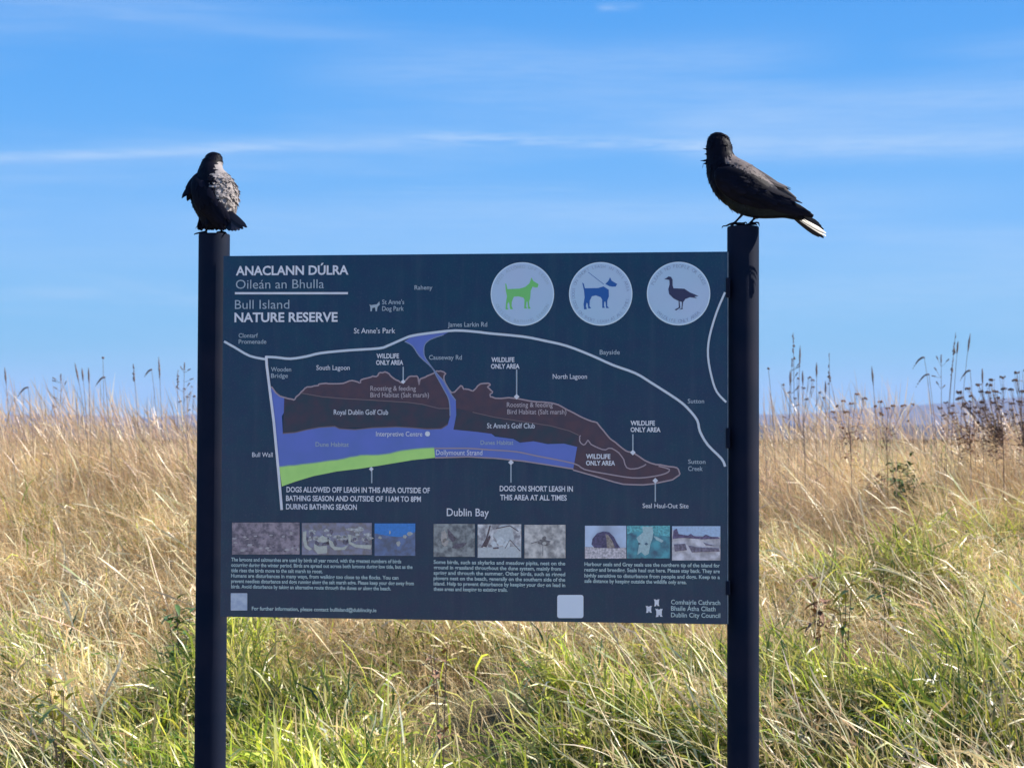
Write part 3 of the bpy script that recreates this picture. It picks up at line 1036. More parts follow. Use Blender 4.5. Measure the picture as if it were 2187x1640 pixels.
def mesh_np(name, parts, m, parent=None):
    vs, fs, cs, off = [], [], [], 0
    for v, f, c in parts:
        vs.append(v); fs.append(f + off); cs.append(c)
        off += len(v)
    v = np.concatenate(vs); f = np.concatenate(fs); c = np.concatenate(cs)
    me = bpy.data.meshes.new(name)
    me.vertices.add(len(v))
    me.vertices.foreach_set('co', v.astype(np.float32).ravel())
    me.loops.add(f.size)
    me.loops.foreach_set('vertex_index', f.astype(np.int32).ravel())
    me.polygons.add(len(f))
    me.polygons.foreach_set('loop_start', np.arange(len(f), dtype=np.int32) * 4)
    me.polygons.foreach_set('loop_total', np.full(len(f), 4, dtype=np.int32))
    me.update(calc_edges=True)
    at = me.attributes.new('col', 'FLOAT_COLOR', 'POINT')
    at.data.foreach_set('color', np.concatenate([np.clip(c, 0, 1), np.ones((len(c), 1))], 1).astype(np.float32).ravel())
    return link(name, me, m, parent)


def scatter(n, y0, y1, keep, margin=1.0):
    """root points over the part of the bank that can be seen"""
    out = []
    got = 0
    while got < n:
        m = int((n - got) * 2.2) + 1000
        y = rng.uniform(y0, y1, m)
        hw = y * 0.275 + margin
        x = rng.uniform(-1, 1, m) * (y1 * 0.275 + margin)
        ok = (np.abs(x) < hw) & (rng.random(m) < keep(x, y))
        x, y = x[ok], y[ok]
        out.append(np.stack([x, y], 1)); got += len(x)
    p = np.concatenate(out)[:n]
    return p[:, 0], p[:, 1]


def tone(x, y):
    # patches of paler and darker leaf colour, deepest in front to suggest shadowed hollows
    front = np.clip((9.4 - y) / 2.0, 0, 1)
    t = value_noise(x, y, 0.30, 81) * (0.5 + value_noise(x, y, 0.9, 82))
    return ((0.74 - 0.34 * front) + (0.62 + 0.55 * front) * t)[:, None]


def lean(x, y, spread, n):
    return LEFT + (value_noise(x, y, 0.5, 91) - 0.5) * 3.2 + rng.normal(size=n) * spread


def fat(y):
    # coarser leaves in the rank grass at the foot of the bank
    return 1.0 + 0.75 * np.clip((9.6 - y) / 2.5, 0, 1)


def pal(n, cols, wts, jit=0.14):
    wts = np.array(wts, float)
    wts /= wts.sum()
    c = np.array(cols)[rng.choice(len(cols), n, p=wts)]
    c = c * (1 + rng.normal(size=(n, 1)) * jit) * (1 + rng.normal(size=(n, 3)) * 0.05)
    return np.clip(c, 0.005, 0.9)


def roots(x, y, sink=0.02):
    return np.stack([x, y, terrain(x, y) - sink], 1)


def clump(x, y):
    return 0.65 * value_noise(x, y, 0.30, 31) + 0.35 * value_noise(x, y, 0.8, 32)


def greenness(x, y):
    """share of living green leaves: most in front, patches further up the bank"""
    g = np.clip((9.3 - y) / 1.3, 0, 1) * 0.95 + 0.05
    g = g + (value_noise(x, y, 0.6, 41) - 0.5) * 0.7
    return np.clip(g, 0.02, 0.95)


STRAW = [(0.64, 0.49, 0.26), (0.72, 0.58, 0.33), (0.58, 0.41, 0.21), (0.42, 0.31, 0.16), (0.78, 0.69, 0.46)]
GREEN = [(0.18, 0.25, 0.04), (0.40, 0.47, 0.05), (0.62, 0.64, 0.09), (0.06, 0.12, 0.028), (0.62, 0.57, 0.20)]
LEFT = -math.pi / 2

taper = lambda s: (1 - s ** 2.2) * 0.95 + 0.05
blade = lambda s: np.clip(1.25 * np.sin(np.pi * (0.16 + 0.84 * s)), 0.04, 1)
headp = lambda s: np.where(s < 0.72, 0.42, np.where(s < 0.95, 1.9, 0.25))

# fine dry stems that make up the mass of the bank
n = 150000
x, y = scatter(n, 6.9, 14.2, lambda x, y: np.clip(0.10 + 0.95 * np.clip((y - 6.8) / 2.6, 0, 1), 0, 1) * np.clip(clump(x, y) * 1.9 - 0.25, 0.08, 1) * np.clip((y-6.4)/2.2,0.1,1))
hvar = 0.66 + 0.62 * value_noise(x, y, 0.5, 51)
l1 = rng.uniform(0.16, 0.46, n) * hvar
base = pal(n, STRAW, [5, 3, 3, 2.0, 1.5]) * tone(x, y)
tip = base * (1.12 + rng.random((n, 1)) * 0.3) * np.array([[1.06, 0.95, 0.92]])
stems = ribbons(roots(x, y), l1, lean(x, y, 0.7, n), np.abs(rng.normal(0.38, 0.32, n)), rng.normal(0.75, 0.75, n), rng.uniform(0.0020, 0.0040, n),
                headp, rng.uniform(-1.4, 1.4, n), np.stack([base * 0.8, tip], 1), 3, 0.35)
# dry curled leaves
n = 120000
x, y = scatter(n, 5.2, 13.8, lambda x, y: np.clip(clump(x, y) * 3.0 - 0.95, 0.015, 1))
l2 = rng.uniform(0.07, 0.28, n) * (0.6 + 0.8 * value_noise(x, y, 0.5, 52))
base = pal(n, STRAW, [4, 4, 2, 2, 3]) * tone(x, y)
r_ = roots(x, y)
r_[:, 2] += rng.uniform(0, 0.24, n) * (0.4 + 0.9 * value_noise(x, y, 0.4, 54))
leaves = ribbons(r_, l2, lean(x, y, 1.2, n), np.abs(rng.normal(0.65, 0.45, n)), rng.normal(1.6, 1.3, n), rng.uniform(0.003, 0.0066, n) * fat(y),
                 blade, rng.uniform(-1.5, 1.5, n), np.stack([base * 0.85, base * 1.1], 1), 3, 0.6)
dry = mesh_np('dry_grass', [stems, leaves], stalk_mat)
tag(dry, 'dense tan and straw coloured dry grass covering the bank behind the sign', 'grass', kind='stuff')

# green leaves
n = 140000
x, y = scatter(n, 5.2, 12.5, lambda x, y: greenness(x, y) * np.clip(clump(x, y) * 3.2 - 1.15, 0.01, 1))
l3 = rng.uniform(0.09, 0.32, n) * (0.5 + 0.9 * value_noise(x, y, 0.4, 53))
base = pal(n, GREEN, [5, 5, 3, 4, 3]) * tone(x, y)
dead = (rng.random((n, 1)) < 0.35)
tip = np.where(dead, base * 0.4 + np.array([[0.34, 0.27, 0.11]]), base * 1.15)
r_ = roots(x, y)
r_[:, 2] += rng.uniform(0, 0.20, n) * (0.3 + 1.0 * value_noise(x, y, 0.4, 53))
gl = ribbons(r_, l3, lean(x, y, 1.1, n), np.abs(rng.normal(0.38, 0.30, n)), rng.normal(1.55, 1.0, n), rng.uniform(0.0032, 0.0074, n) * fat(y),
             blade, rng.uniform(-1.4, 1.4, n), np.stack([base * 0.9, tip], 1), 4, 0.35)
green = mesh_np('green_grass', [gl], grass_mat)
tag(green, 'lush yellow green grass leaves in the foreground below the sign', 'grass', kind='stuff')

# long bleached straws pushed over by the wind, from lower right to upper left
n = 2200
x, y = scatter(n, 6.2, 11.5, lambda x, y: np.clip(1.2 - (y - 6) / 7, 0.1, 1) * np.clip(value_noise(x, y, 0.8, 61) * 2.2 - 0.6, 0.05, 1))
base = pal(n, [(0.68, 0.58, 0.38), (0.60, 0.46, 0.26), (0.62, 0.60, 0.32)], [4, 3, 2], 0.1)
r_ = roots(x, y)
r_[:, 2] += rng.uniform(0.05, 0.32, n)
straws = ribbons(r_, rng.uniform(0.16, 0.55, n), LEFT + rng.normal(size=n) * 0.45, rng.normal(0.80, 0.28, n), rng.normal(0.25, 0.35, n), rng.uniform(0.0035, 0.0080, n),
                 lambda s: np.where(s < 0.75, 0.62, np.where(s < 0.93, 1.25, 0.3)), rng.uniform(-0.8, 0.8, n), np.stack([base, base * 1.1], 1), 6, 0.12)
# thin dry haulms above the bank, against the sky
n2 = 14000
x, y = scatter(n2, 10.8, 13.6, lambda x, y: np.clip(value_noise(x, y, 0.6, 71) * 2 - 0.5, 0.08, 1))
base = pal(n2, [(0.60, 0.43, 0.27), (0.64, 0.49, 0.31), (0.46, 0.32, 0.22)], [3, 3, 2], 0.1)
haulm = ribbons(roots(x, y), rng.uniform(0.48, 0.80, n2) * (0.8 + 0.35 * value_noise(x, y, 0.5, 73)), LEFT + rng.normal(size=n2) * 1.0, np.abs(rng.normal(0.22, 0.18, n2)), rng.normal(0.55, 0.5, n2),
                rng.uniform(0.0015, 0.0028, n2), lambda s: np.where(s < 0.8, 0.5, np.where(s < 0.96, 2.0, 0.2)), rng.uniform(-1.4, 1.4, n2), np.stack([base, base], 1), 6, 0.15)
so = mesh_np('bleached_straw', [straws, haulm], stalk_mat)
tag(so, 'long pale straws leaning left out of the grass and thin haulms on the skyline', 'grass', kind='stuff')

# ------------------------------------------------------------------ hooded crows
feather_mat = attr_mat('crow_feather', 0.55, 0.0, 0.07)
tail_mat = attr_mat('crow_tail_feather', 0.42, 0.0, 0.25)
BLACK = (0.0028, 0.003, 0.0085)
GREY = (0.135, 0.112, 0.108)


def ctrl(points, n):
    """Catmull-Rom over rows of numbers"""
    p = np.array(points, float)
    out = []
    for i in range(len(p) - 1):
        p0 = p[max(i - 1, 0)]; p1 = p[i]; p2 = p[i + 1]; p3 = p[min(i + 2, len(p) - 1)]
        for k in range(n):
            t = k / n
            out.append(0.5 * (2 * p1 + (p2 - p0) * t + (2 * p0 - 5 * p1 + 4 * p2 - p3) * t * t + (3 * p1 - p0 - 3 * p2 + p3) * t ** 3))
    out.append(p[-1])
    return np.array(out)


def loft(bm, rows, n=4, seg=20):
    """rows: x, y, z, r_inplane, r_depth in metres -> one closed tube"""
    c = ctrl(rows, n)
    rings = []
    for i, r in enumerate(c):
        a = c[max(i - 1, 0)][:3]
        b = c[min(i + 1, len(c) - 1)][:3]
        t = Vector(b - a).normalized()
        ref = Vector((0, 1, 0)) if abs(t.y) < 0.85 else Vector((1, 0, 0))
        s = t.cross(ref).normalized()
        d = s.cross(t).normalized()
        r1, r2 = max(r[3], 2e-4), max(r[4], 2e-4)
        rings.append([bm.verts.new(Vector(r[:3]) + s * (r1 * math.cos(2 * math.pi * k / seg)) + d * (r2 * math.sin(2 * math.pi * k / seg))) for k in range(seg)])
    for i in range(len(rings) - 1):
        for k in range(seg):
            bm.faces.new((rings[i][k], rings[i][(k + 1) % seg], rings[i + 1][(k + 1) % seg], rings[i + 1][k]))
    bm.faces.new(rings[0][::-1])
    bm.faces.new(rings[-1])


def remesh(name, bm, voxel, iters):
    bmesh.ops.recalc_face_normals(bm, faces=bm.faces)
    me = bpy.data.meshes.new(name)
    bm.to_mesh(me)
    bm.free()
    o = bpy.data.objects.new(name, me)
    C.objects.link(o)
    m = o.modifiers.new('r', 'REMESH')
    m.mode = 'VOXEL'
    m.voxel_size = voxel
    if iters:
        s = o.modifiers.new('s', 'SMOOTH')
        s.factor = 0.5
        s.iterations = iters
    dg = bpy.context.evaluated_depsgraph_get()
    dg.update()
    out = bpy.data.meshes.new_from_object(o.evaluated_get(dg))
    bpy.data.objects.remove(o)
    out.name = name
    for p in out.polygons:
        p.use_smooth = True
    return out


def colour(me, fn):
    v = np.empty(len(me.vertices) * 3)
    me.vertices.foreach_get('co', v)
    v = v.reshape(-1, 3)
    c = np.array([(*fn(*p), 1.0) for p in v], np.float32)
    at = me.attributes.new('col', 'FLOAT_COLOR', 'POINT')
    at.data.foreach_set('color', c.ravel())


def feathers(pts, dirs, nors, lens, wids, lifts, cols, cup=0.25, rows=4, curve=0.0, tipw=0.5, barb=None):
    """cupped vanes: centre shaft with a web on either side; arrays of N"""
    N = len(pts)
    s = np.linspace(0, 1, rows)
    prof = np.clip(np.sin(np.pi * np.clip(0.12 + s * (0.88 - 0.12 * (1 - tipw)), 0, 1)) ** 0.55, 0.05, 1)
    prof[-1] = 0.22
    d = dirs * np.cos(lifts)[:, None] + nors * np.sin(lifts)[:, None]
    nn = nors * np.cos(lifts)[:, None] - dirs * np.sin(lifts)[:, None]
    side = np.cross(d, nn)
    V = np.zeros((N, rows, 3, 3))
    for j, k in enumerate((-1, 0, 1)):
        V[:, :, j] = (pts[:, None] + d[:, None] * (lens[:, None, None] * s[None, :, None])
                      + side[:, None] * (k * wids[:, None, None] / 2 * prof[None, :, None])
                      - nn[:, None] * (abs(k) * cup * wids[:, None, None] * prof[None, :, None] * 0.5)
                      - nn[:, None] * (curve * lens[:, None, None] * s[None, :, None] ** 2))
    i = np.arange(rows - 1)
    F1 = np.stack([i * 3, i * 3 + 1, (i + 1) * 3 + 1, (i + 1) * 3], -1)
    F2 = np.stack([i * 3 + 1, i * 3 + 2, (i + 1) * 3 + 2, (i + 1) * 3 + 1], -1)
    q = np.concatenate([F1, F2])
    Fc = q[None] + (np.arange(N) * rows * 3)[:, None, None]
    c = np.repeat(cols[:, None, :], rows * 3, 1).reshape(N, rows, 3, 3).copy()
    c[:, :, 1] *= 0.8
    c[:, -1] *= 1.25
    return V.reshape(-1, 3), Fc.reshape(-1, 4), c.reshape(-1, 3)


def unit(a):
    return a / (np.linalg.norm(a, axis=-1, keepdims=True) + 1e-9)


def make_crow(origin, ref, sc, spec, label):
    """ref: measured foot point (px) that stands on the post top; sc: metres per px at the bird"""
    def T(px, py, y=0.0):
        return np.array([(px - ref[0]) * sc, y, (ref[1] - py) * sc])
    root = empty('hooded_crow', origin)
    tag(root, label, 'crow', 'crows perched on the sign posts')
    bm = bmesh.new()
    sp = [(*T(a, b, y), r * sc * spec['fat'], r2 * sc * spec['fat']) for a, b, y, r, r2 in spec['spine']]
    loft(bm, sp, 4, 28)
    for tube in spec['tubes']:
        loft(bm, [(*T(a, b, y), r * sc, r2 * sc) for a, b, y, r, r2 in tube], 3, 10)
    body = remesh('body', bm, 0.0020, 3)
    inv = lambda x, z: (x / sc + ref[0], ref[1] - z / sc)
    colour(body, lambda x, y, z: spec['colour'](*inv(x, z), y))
    bo = link('body', body, feather_mat, root)

    # contour plumage following the body
    n = len(body.polygons)
    cen = np.empty(n * 3); nor = np.empty(n * 3); ar = np.empty(n)
    body.polygons.foreach_get('center', cen)
    body.polygons.foreach_get('normal', nor)
    body.polygons.foreach_get('area', ar)
    cen = cen.reshape(-1, 3); nor = nor.reshape(-1, 3)
    spc = ctrl(sp, 6)[:, :3]
    tang = unit(np.gradient(spc, axis=0))
    N = spec.get('nfeather', 1500)
    pick = rng.choice(n, N, p=ar / ar.sum())
    p, nm = cen[pick], nor[pick]
    dist = np.linalg.norm(p[:, None] - spc[None], axis=2)
    near = dist.argmin(1)
    ok = (dist.min(1) > 0.009) & np.array([spec['feathered'](*inv(a[0], a[2])) for a in p])
    p, nm, near = p[ok], nm[ok], near[ok]
    t = tang[near]
    t = unit(t - nm * (t * nm).sum(1, keepdims=True) + rng.normal(size=t.shape) * 0.16)
    t = unit(t - nm * (t * nm).sum(1, keepdims=True))
    k = near / len(spc)
    size = np.interp(k, [0, 0.12, 0.3, 0.55, 1], [0.008, 0.010, 0.014, 0.017, 0.018]) * rng.uniform(0.75, 1.25, len(p))
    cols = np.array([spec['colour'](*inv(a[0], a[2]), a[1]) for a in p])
    cols = cols * rng.uniform(0.7, 1.35, (len(p), 1))
    ruffle = np.array([spec['ruffle'](*inv(a[0], a[2])) for a in p])
    lift = rng.uniform(-0.03, 0.05, len(p)) + ruffle * np.abs(rng.normal(0.0, 0.4, len(p)))
    fe = feathers(p - nm * 0.0012, t, nm, size, size * 0.62, lift, cols)
    pl = mesh_np('plumage', [fe], feather_mat, root)
    for q in pl.data.polygons:
        q.use_smooth = True
    pl['kind'] = 'stuff'

    # wings: a flattened lobe with coverts and flight feathers laid over it
    for w in spec['wings']:
        bm = bmesh.new()
        rows = [(*T(a, b, y), r * sc, r2 * sc) for a, b, y, r, r2 in w['lobe']]
        loft(bm, rows, 5, 22)
        me = remesh('wing', bm, 0.0025, 2)
        colour(me, lambda x, y, z: w.get('col', BLACK))
        wo = link('wing', me, feather_mat, root)
        cw = ctrl(rows, 8)
        tw = unit(np.gradient(cw[:, :3], axis=0))
        face = np.array(w['face'], float)
        P, D, Nn, Ln, Wd, Cl = [], [], [], [], [], []
        for r_i, (k0, k1, cnt, ln, wd) in enumerate(w['rows']):
            for i in range(cnt):
                u = i / max(cnt - 1, 1)
                kk = k0 + (k1 - k0) * rng.random()
                c0 = cw[int(kk * (len(cw) - 1))]
                td = tw[int(kk * (len(cw) - 1))]
                fn = unit(face - td * (face @ td))
                sd2 = np.cross(td, fn)
                off = (u - 0.5) * 1.7
                pos = c0[:3] + sd2 * c0[3] * off + fn * (c0[4] * math.sqrt(max(0.0, 1 - min(abs(off), 0.98) ** 2)) + 0.0006 * r_i)
                P.append(pos); D.append(unit(td - sd2 * off * 0.22)); Nn.append(unit(fn + sd2 * off * 0.7)); Ln.append(ln * rng.uniform(0.9, 1.1)); Wd.append(wd)
                Cl.append(np.array(w.get('col', BLACK)) * rng.uniform(0.8, 1.8))
        Nn = np.array(Nn); D = np.array(D)
        D = unit(D - Nn * (D * Nn).sum(1, keepdims=True))
        fe = feathers(np.array(P), D, Nn, np.array(Ln), np.array(Wd), np.full(len(P), 0.02) + rng.uniform(0, 0.05, len(P)), np.array(Cl), 0.2, 5)
        fo = mesh_np('flight_feathers', [fe], feather_mat, wo)
        fo['kind'] = 'stuff'

    # tail feathers, each its own piece
    tl = spec['tail']
    tail = None
    b = T(*tl['base'])
    for i, (tx, ty, yy) in enumerate(tl['tips']):
        e = T(tx, ty, yy)
        d = unit(e - b)
        nn = np.array(tl['normals'][i], float)
        nn = unit(nn - d * (nn @ d))
        lnn = np.linalg.norm(e - b)
        fe = feathers((b + nn * 0.0009 * (len(tl['tips']) - i if tl.get('top_over') else i))[None], d[None], nn[None], np.array([lnn]), np.array([tl['w']]), np.array([0.0]), np.array([tl['cols'][i]]), 0.10, 7, 0.02, 0.35)
        v, f, c = fe
        # give the vane some thickness
        f2 = f[:, ::-1] + len(v)
        v2 = v - nn * 0.0007
        fo = mesh_np('tail_feather', [(np.concatenate([v, v2]), np.concatenate([f, f2]), np.concatenate([c, c]))], tail_mat, root)
    return root


def leg(x0, y0, x1, y1, d0, d1, toes, th=7):
    """thigh, shank and toes as tubes (px)"""
    t = [[(x0, y0 - 8, d0, th, th), (x0 + (x1 - x0) * 0.25, y0 + (y1 - y0) * 0.25, d0 + (d1 - d0) * .25, 3.4, 3.4), (x0 + (x1 - x0) * 0.6, y0 + (y1 - y0) * 0.6, d0 + (d1 - d0) * .6, 2.5, 2.5), (x1, y1, d1, 2.9, 2.9)]]
    for toe in toes:
        t.append([(x1, y1 - 0.5, d1, 2.8, 2.8)] + [(a, b, c, r, r) for a, b, c, r in toe])
    return t


# --- bird on the right post, side on, looking away to the left
SR = post_right_top.y / F_PX
def col_r(px, py, y):
    up = 350 + (px - 1545) * 0.46           # upper edge of the near wing
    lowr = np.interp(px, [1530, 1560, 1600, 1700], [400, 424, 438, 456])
    if y < .004 and up < py < lowr:
        return BLACK
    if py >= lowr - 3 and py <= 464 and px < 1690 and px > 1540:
        return (0.010, 0.014, 0.020)  # grey belly darkened, its shade put into the colour
    if px < 1545 and py > 340:
        return BLACK
    if py < 345 - (px - 1540) * 0.55 + 3 * math.sin(px * 1.1) and px < 1576:
        return BLACK                        # hood
    if px < 1535 and py < 395:
        return BLACK                        # bib
    if py > 463 or (px > 1690):
        return BLACK
    return GREY
spine_r = [(1542, 281, .014, 3, 3), (1541, 284.5, .014, 14, 12), (1539.5, 291, .013, 21, 18), (1537, 302, .012, 26, 23), (1537, 316, .010, 28, 25), (1539, 334, .008, 30, 28), (1546, 356, .005, 39, 36), (1561, 379, .0, 48, 45),
           (1581, 398, -.005, 50, 47), (1604, 416, -.010, 49, 43), (1630, 430, -.016, 41, 36), (1655, 441, -.022, 30, 27), (1678, 451, -.028, 19, 18), (1700, 463, -.034, 11, 12), (1714, 470, -.037, 3, 5)]
tubes_r = [[(1536, 302, .030, 11, 11), (1530, 304, .052, 8, 7), (1524, 307, .074, 4.5, 4.5), (1519, 313, .088, 1.0, 1.0)],
           [(1600, 440, -.012, 20, 18), (1592, 452, -.014, 11, 10), (1586, 459, -.016, 4, 4)], [(1632, 446, .012, 18, 16), (1622, 457, .010, 10, 9), (1614, 465, .008, 4, 4)]]
tubes_r += leg(1588, 455, 1566, 479, -.016, -.020, [[(1557, 481, -.026, 2.6), (1548, 485, -.028, 2.0), (1541, 486, -.029, 1.6), (1539.5, 492, -.029, 0.9)],
                                                    [(1576, 480, -.034, 2.6), (1584, 480.5, -.042, 2.2), (1588, 484, -.045, 1.0)],
                                                    [(1564, 481, -.004, 2.6), (1562, 482, .012, 2.2), (1561, 485, .018, 1.0)],
                                                    [(1577, 480.5, -.012, 2.8), (1588, 477, -.008, 2.2), (1593, 476, -.006, 1.8), (1597, 482, -.005, 1.0)]])
tubes_r += leg(1617, 460, 1599, 480, .008, .004, [[(1590, 481, .000, 2.6), (1583, 480.5, -.004, 2.2), (1578, 484, -.005, 1.0)],
                                                  [(1606, 480, -.012, 2.6), (1612, 481, -.022, 2.2), (1616, 485, -.027, 1.0)],
                                                  [(1598, 481, .018, 2.6), (1597, 482, .028, 2.0)],
                                                  [(1608, 478, .004, 2.6), (1616, 475, .003, 2.2), (1621, 477, .002, 1.9), (1622, 485, .002, 1.0)]])
# ragged throat feathers
for a, b, c, d_ in ((1512, 318, 1500, 316), (1512, 341, 1495, 343), (1512, 346, 1500, 351), (1514, 326, 1503, 330)):
    tubes_r.append([(a + 12, b, .008, 4, 3), ((a + c) / 2, (b + d_) / 2 + 0.5, .002, 2.2, 1.6), (c, d_, .0, .7, .6)])
spec_r = dict(
    fat=1.0,
    spine=spine_r, tubes=tubes_r, colour=col_r, nfeather=5600,
    feathered=lambda px, py: py < 452 + (px - 1590) * 0.09 and px < 1712 and not (px < 1513 and py < 350),
    ruffle=lambda px, py: 0.25 if px < 1575 else 0.12,
    wings=[dict(lobe=[(1527, 366, -.040, 6, 4), (1540, 378, -.046, 24, 10), (1562, 394, -.050, 34, 11), (1592, 410, -.049, 34, 11), (1625, 424, -.045, 27, 10), (1662, 438, -.042, 19, 8), (1700, 453, -.043, 12, 6), (1732, 466, -.045, 4, 3)],
                face=(0.1, -1, 0.15), rows=[(0.05, 0.30, 22, .030, .016), (0.2, 0.5, 22, .040, .018), (0.40, 0.60, 14, .075, .018), (0.55, 0.72, 9, .085, .015)]),
           dict(lobe=[(1575, 345, .026, 5, 5), (1590, 356, .030, 14, 10), (1612, 371, .030, 17, 12), (1640, 388, .026, 16, 11), (1670, 405, .018, 11, 8), (1702, 424, .008, 3, 3)],
                face=(0.45, -.25, 0.85), rows=[(0.35, 0.55, 8, .055, .016), (0.5, 0.7, 6, .06, .014)], col=(0.075, 0.065, 0.065))],  # far wing given a lighter colour to look sunlit
    tail=dict(top_over=True, base=(1682, 456, -.034), w=.0165,
              tips=[(1750, 476, .016), (1755, 482, .014), (1760, 489, .012), (1765, 498, .008), (1765, 504, .005), (1760, 508, .002), (1750, 506, .0)],
              normals=[(0, -1, 0), (0, -1, 0), (0, -1, 0), (.42, -.80, .50), (.46, -.76, .50), (0, -1, 0), (0, -1, 0)],
              cols=[BLACK, BLACK, BLACK, (.05, .045, .045), (.05, .045, .045), BLACK, BLACK]))  # two feathers paler: the sunlit streak is put into their colour
make_crow(post_right_top, (1587, 484), SR, spec_r, 'grey and black crow side on atop the right post, tail pointing right')

# --- bird on the left post, seen from behind, ruffled
SL = post_left_top.y / F_PX
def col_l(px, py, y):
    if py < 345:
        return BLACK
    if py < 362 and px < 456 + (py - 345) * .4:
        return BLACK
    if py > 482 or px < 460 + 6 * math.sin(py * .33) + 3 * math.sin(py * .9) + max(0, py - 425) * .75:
        return BLACK  # shaded left side painted black, grey kept to the sunlit side
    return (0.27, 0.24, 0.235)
spine_l = [(450, 321, .030, 4, 4), (450.5, 326, .030, 15, 14), (452, 338, .028, 22, 21), (449, 353, .022, 26, 25), (449, 369, .014, 33, 31), (453, 388, .006, 44, 38), (457, 407, -.001, 52, 43),
           (459, 427, -.006, 53, 44), (461, 447, -.010, 47, 40), (462, 464, -.014, 39, 33), (462, 477, -.018, 33, 28), (462, 485, -.020, 26, 20), (462, 489, -.020, 8, 7)]
tubes_l = [[(451, 339, .048, 10, 10), (446, 341, .068, 7.5, 7), (441, 344, .092, 4.5, 4.5), (437, 349, .106, 1, 1)]]
tubes_l += leg(445, 484, 441, 497, -.010, -.012, [[(432, 498, -.014, 2.6), (424, 499.5, -.015, 2.2), (418, 501, -.016, 1.6), (416, 504, -.016, .8)],
                                                  [(444, 498.5, -.030, 2.6), (446, 500, -.042, 2.0), (447, 504, -.046, 1.0)], [(440, 498.5, .006, 2.6), (438, 500, .020, 2.0)]], 9)
tubes_l += leg(474, 484, 475, 497, -.010, -.012, [[(482, 498.5, -.022, 2.6), (486, 500, -.030, 2.0), (488, 504, -.033, 1.0)], [(470, 498.5, -.030, 2.6), (468, 500, -.042, 2.0), (467, 504, -.046, 1.0)],
                                                  [(478, 498.5, .008, 2.6), (480, 500, .020, 2.0)]], 9)
tubes_l.append([(436, 470, -.01, 12, 8), (430, 482, -.012, 7, 6), (427, 489, -.012, 1.5, 1.5)])
spec_l = dict(
    fat=0.93,
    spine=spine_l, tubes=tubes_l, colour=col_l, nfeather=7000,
    feathered=lambda px, py: py < 480,
    ruffle=lambda px, py: 0.5 if (px > 450 and 375 < py < 470) else 0.12,
    wings=[dict(lobe=[(432, 364, .010, 4, 4), (425, 380, .002, 13, 13), (416, 398, -.006, 13, 16), (409, 413, -.012, 9.5, 13), (404, 424, -.014, 5, 7), (401, 431, -.014, 1, 2)],
                face=(-.55, -.8, .1), rows=[(0.1, 0.4, 12, .030, .016), (0.3, 0.6, 12, .032, .016)]),
           dict(lobe=[(420, 382, -.022, 8, 5), (428, 402, -.040, 18, 8), (441, 424, -.052, 25, 9), (455, 444, -.055, 25, 9), (471, 462, -.054, 18, 8), (485, 474, -.054, 9, 5), (496, 482, -.055, 2, 2)],
                face=(-.30, -.95, .1), rows=[(0.05, 0.35, 14, .030, .018), (0.25, 0.5, 14, .040, .018), (0.42, 0.6, 12, .060, .017)])],
    tail=dict(base=(478, 447, -.030), w=.022,
              tips=[(499, 498, -.082), (506, 499, -.083), (513, 499, -.083), (520, 498, -.082), (527, 496, -.080), (535, 493, -.078)],
              normals=[(-.2, -.9, .3), (-.1, -.9, .3), (.05, -.9, .3), (.15, -.9, .3), (.25, -.85, .35), (.35, -.8, .35)],
              cols=[BLACK, (.03, .025, .035), (.014, .012, .018), (.04, .034, .045), (.014, .012, .018), BLACK]))
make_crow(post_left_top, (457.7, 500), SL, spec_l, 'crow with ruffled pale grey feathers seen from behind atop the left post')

# ------------------------------------------------------------------ seed heads and weeds on the skyline
M_stem = mat('dead_stem', (0.30, 0.22, 0.18), 0.7, (40, (0.20, 0.15, 0.13), 3))
M_head = mat('seed_head', (0.22, 0.16, 0.145), 0.85, (120, (0.13, 0.10, 0.10), 4))
M_umbel = mat('dead_flower', (0.12, 0.075, 0.065), 0.9, (150, (0.15, 0.085, 0.06), 4))
M_twig = mat('weed_stem', (0.17, 0.115, 0.09), 0.75, (50, (0.16, 0.10, 0.08), 3))
M_rust = mat('rusty_leaf', (0.22, 0.10, 0.06), 0.7, (60, (0.32, 0.19, 0.10), 4))
M_leafg = mat('weed_leaf_green', (0.055, 0.12, 0.03), 0.5, (50, (0.10, 0.17, 0.04), 4))
M_leafy = mat('weed_leaf_yellow', (0.26, 0.30, 0.05), 0.5, (50, (0.36, 0.30, 0.07), 4))
prng = random.Random(99)


def tube(bm, pts, r0, r1, seg=5):
    rings = []
    n = len(pts)
    for i, p in enumerate(pts):
        t = (Vector(pts[min(i + 1, n - 1)]) - Vector(pts[max(i - 1, 0)])).normalized()
        s = t.cross(Vector((0, 1, 0.01))).normalized()
        d = s.cross(t)
        r = r0 + (r1 - r0) * i / (n - 1)
        rings.append([bm.verts.new(Vector(p) + s * r * math.cos(2 * math.pi * k / seg) + d * r * math.sin(2 * math.pi * k / seg)) for k in range(seg)])
    for i in range(n - 1):
        for k in range(seg):
            bm.faces.new((rings[i][k], rings[i][(k + 1) % seg], rings[i + 1][(k + 1) % seg], rings[i + 1][k]))
    bm.faces.new(rings[0][::-1])
    bm.faces.new(rings[-1])


def nub(bm, p, r, dirv, stretch=1.5, seed=0):
    q = Vector(dirv).normalized().to_track_quat('Z', 'Y').to_matrix()
    res = bmesh.ops.create_icosphere(bm, subdivisions=1, radius=1)
    for v in res['verts']:
        k = 1 + prng.uniform(-0.22, 0.22)
        v.co = Vector(p) + q @ Vector((v.co.x * r * k, v.co.y * r * k, v.co.z * r * stretch * k))


def bez(a, b, c, n):
    return [a * (1 - t) ** 2 + b * 2 * t * (1 - t) + c * t * t for t in (i / n for i in range(n + 1))]


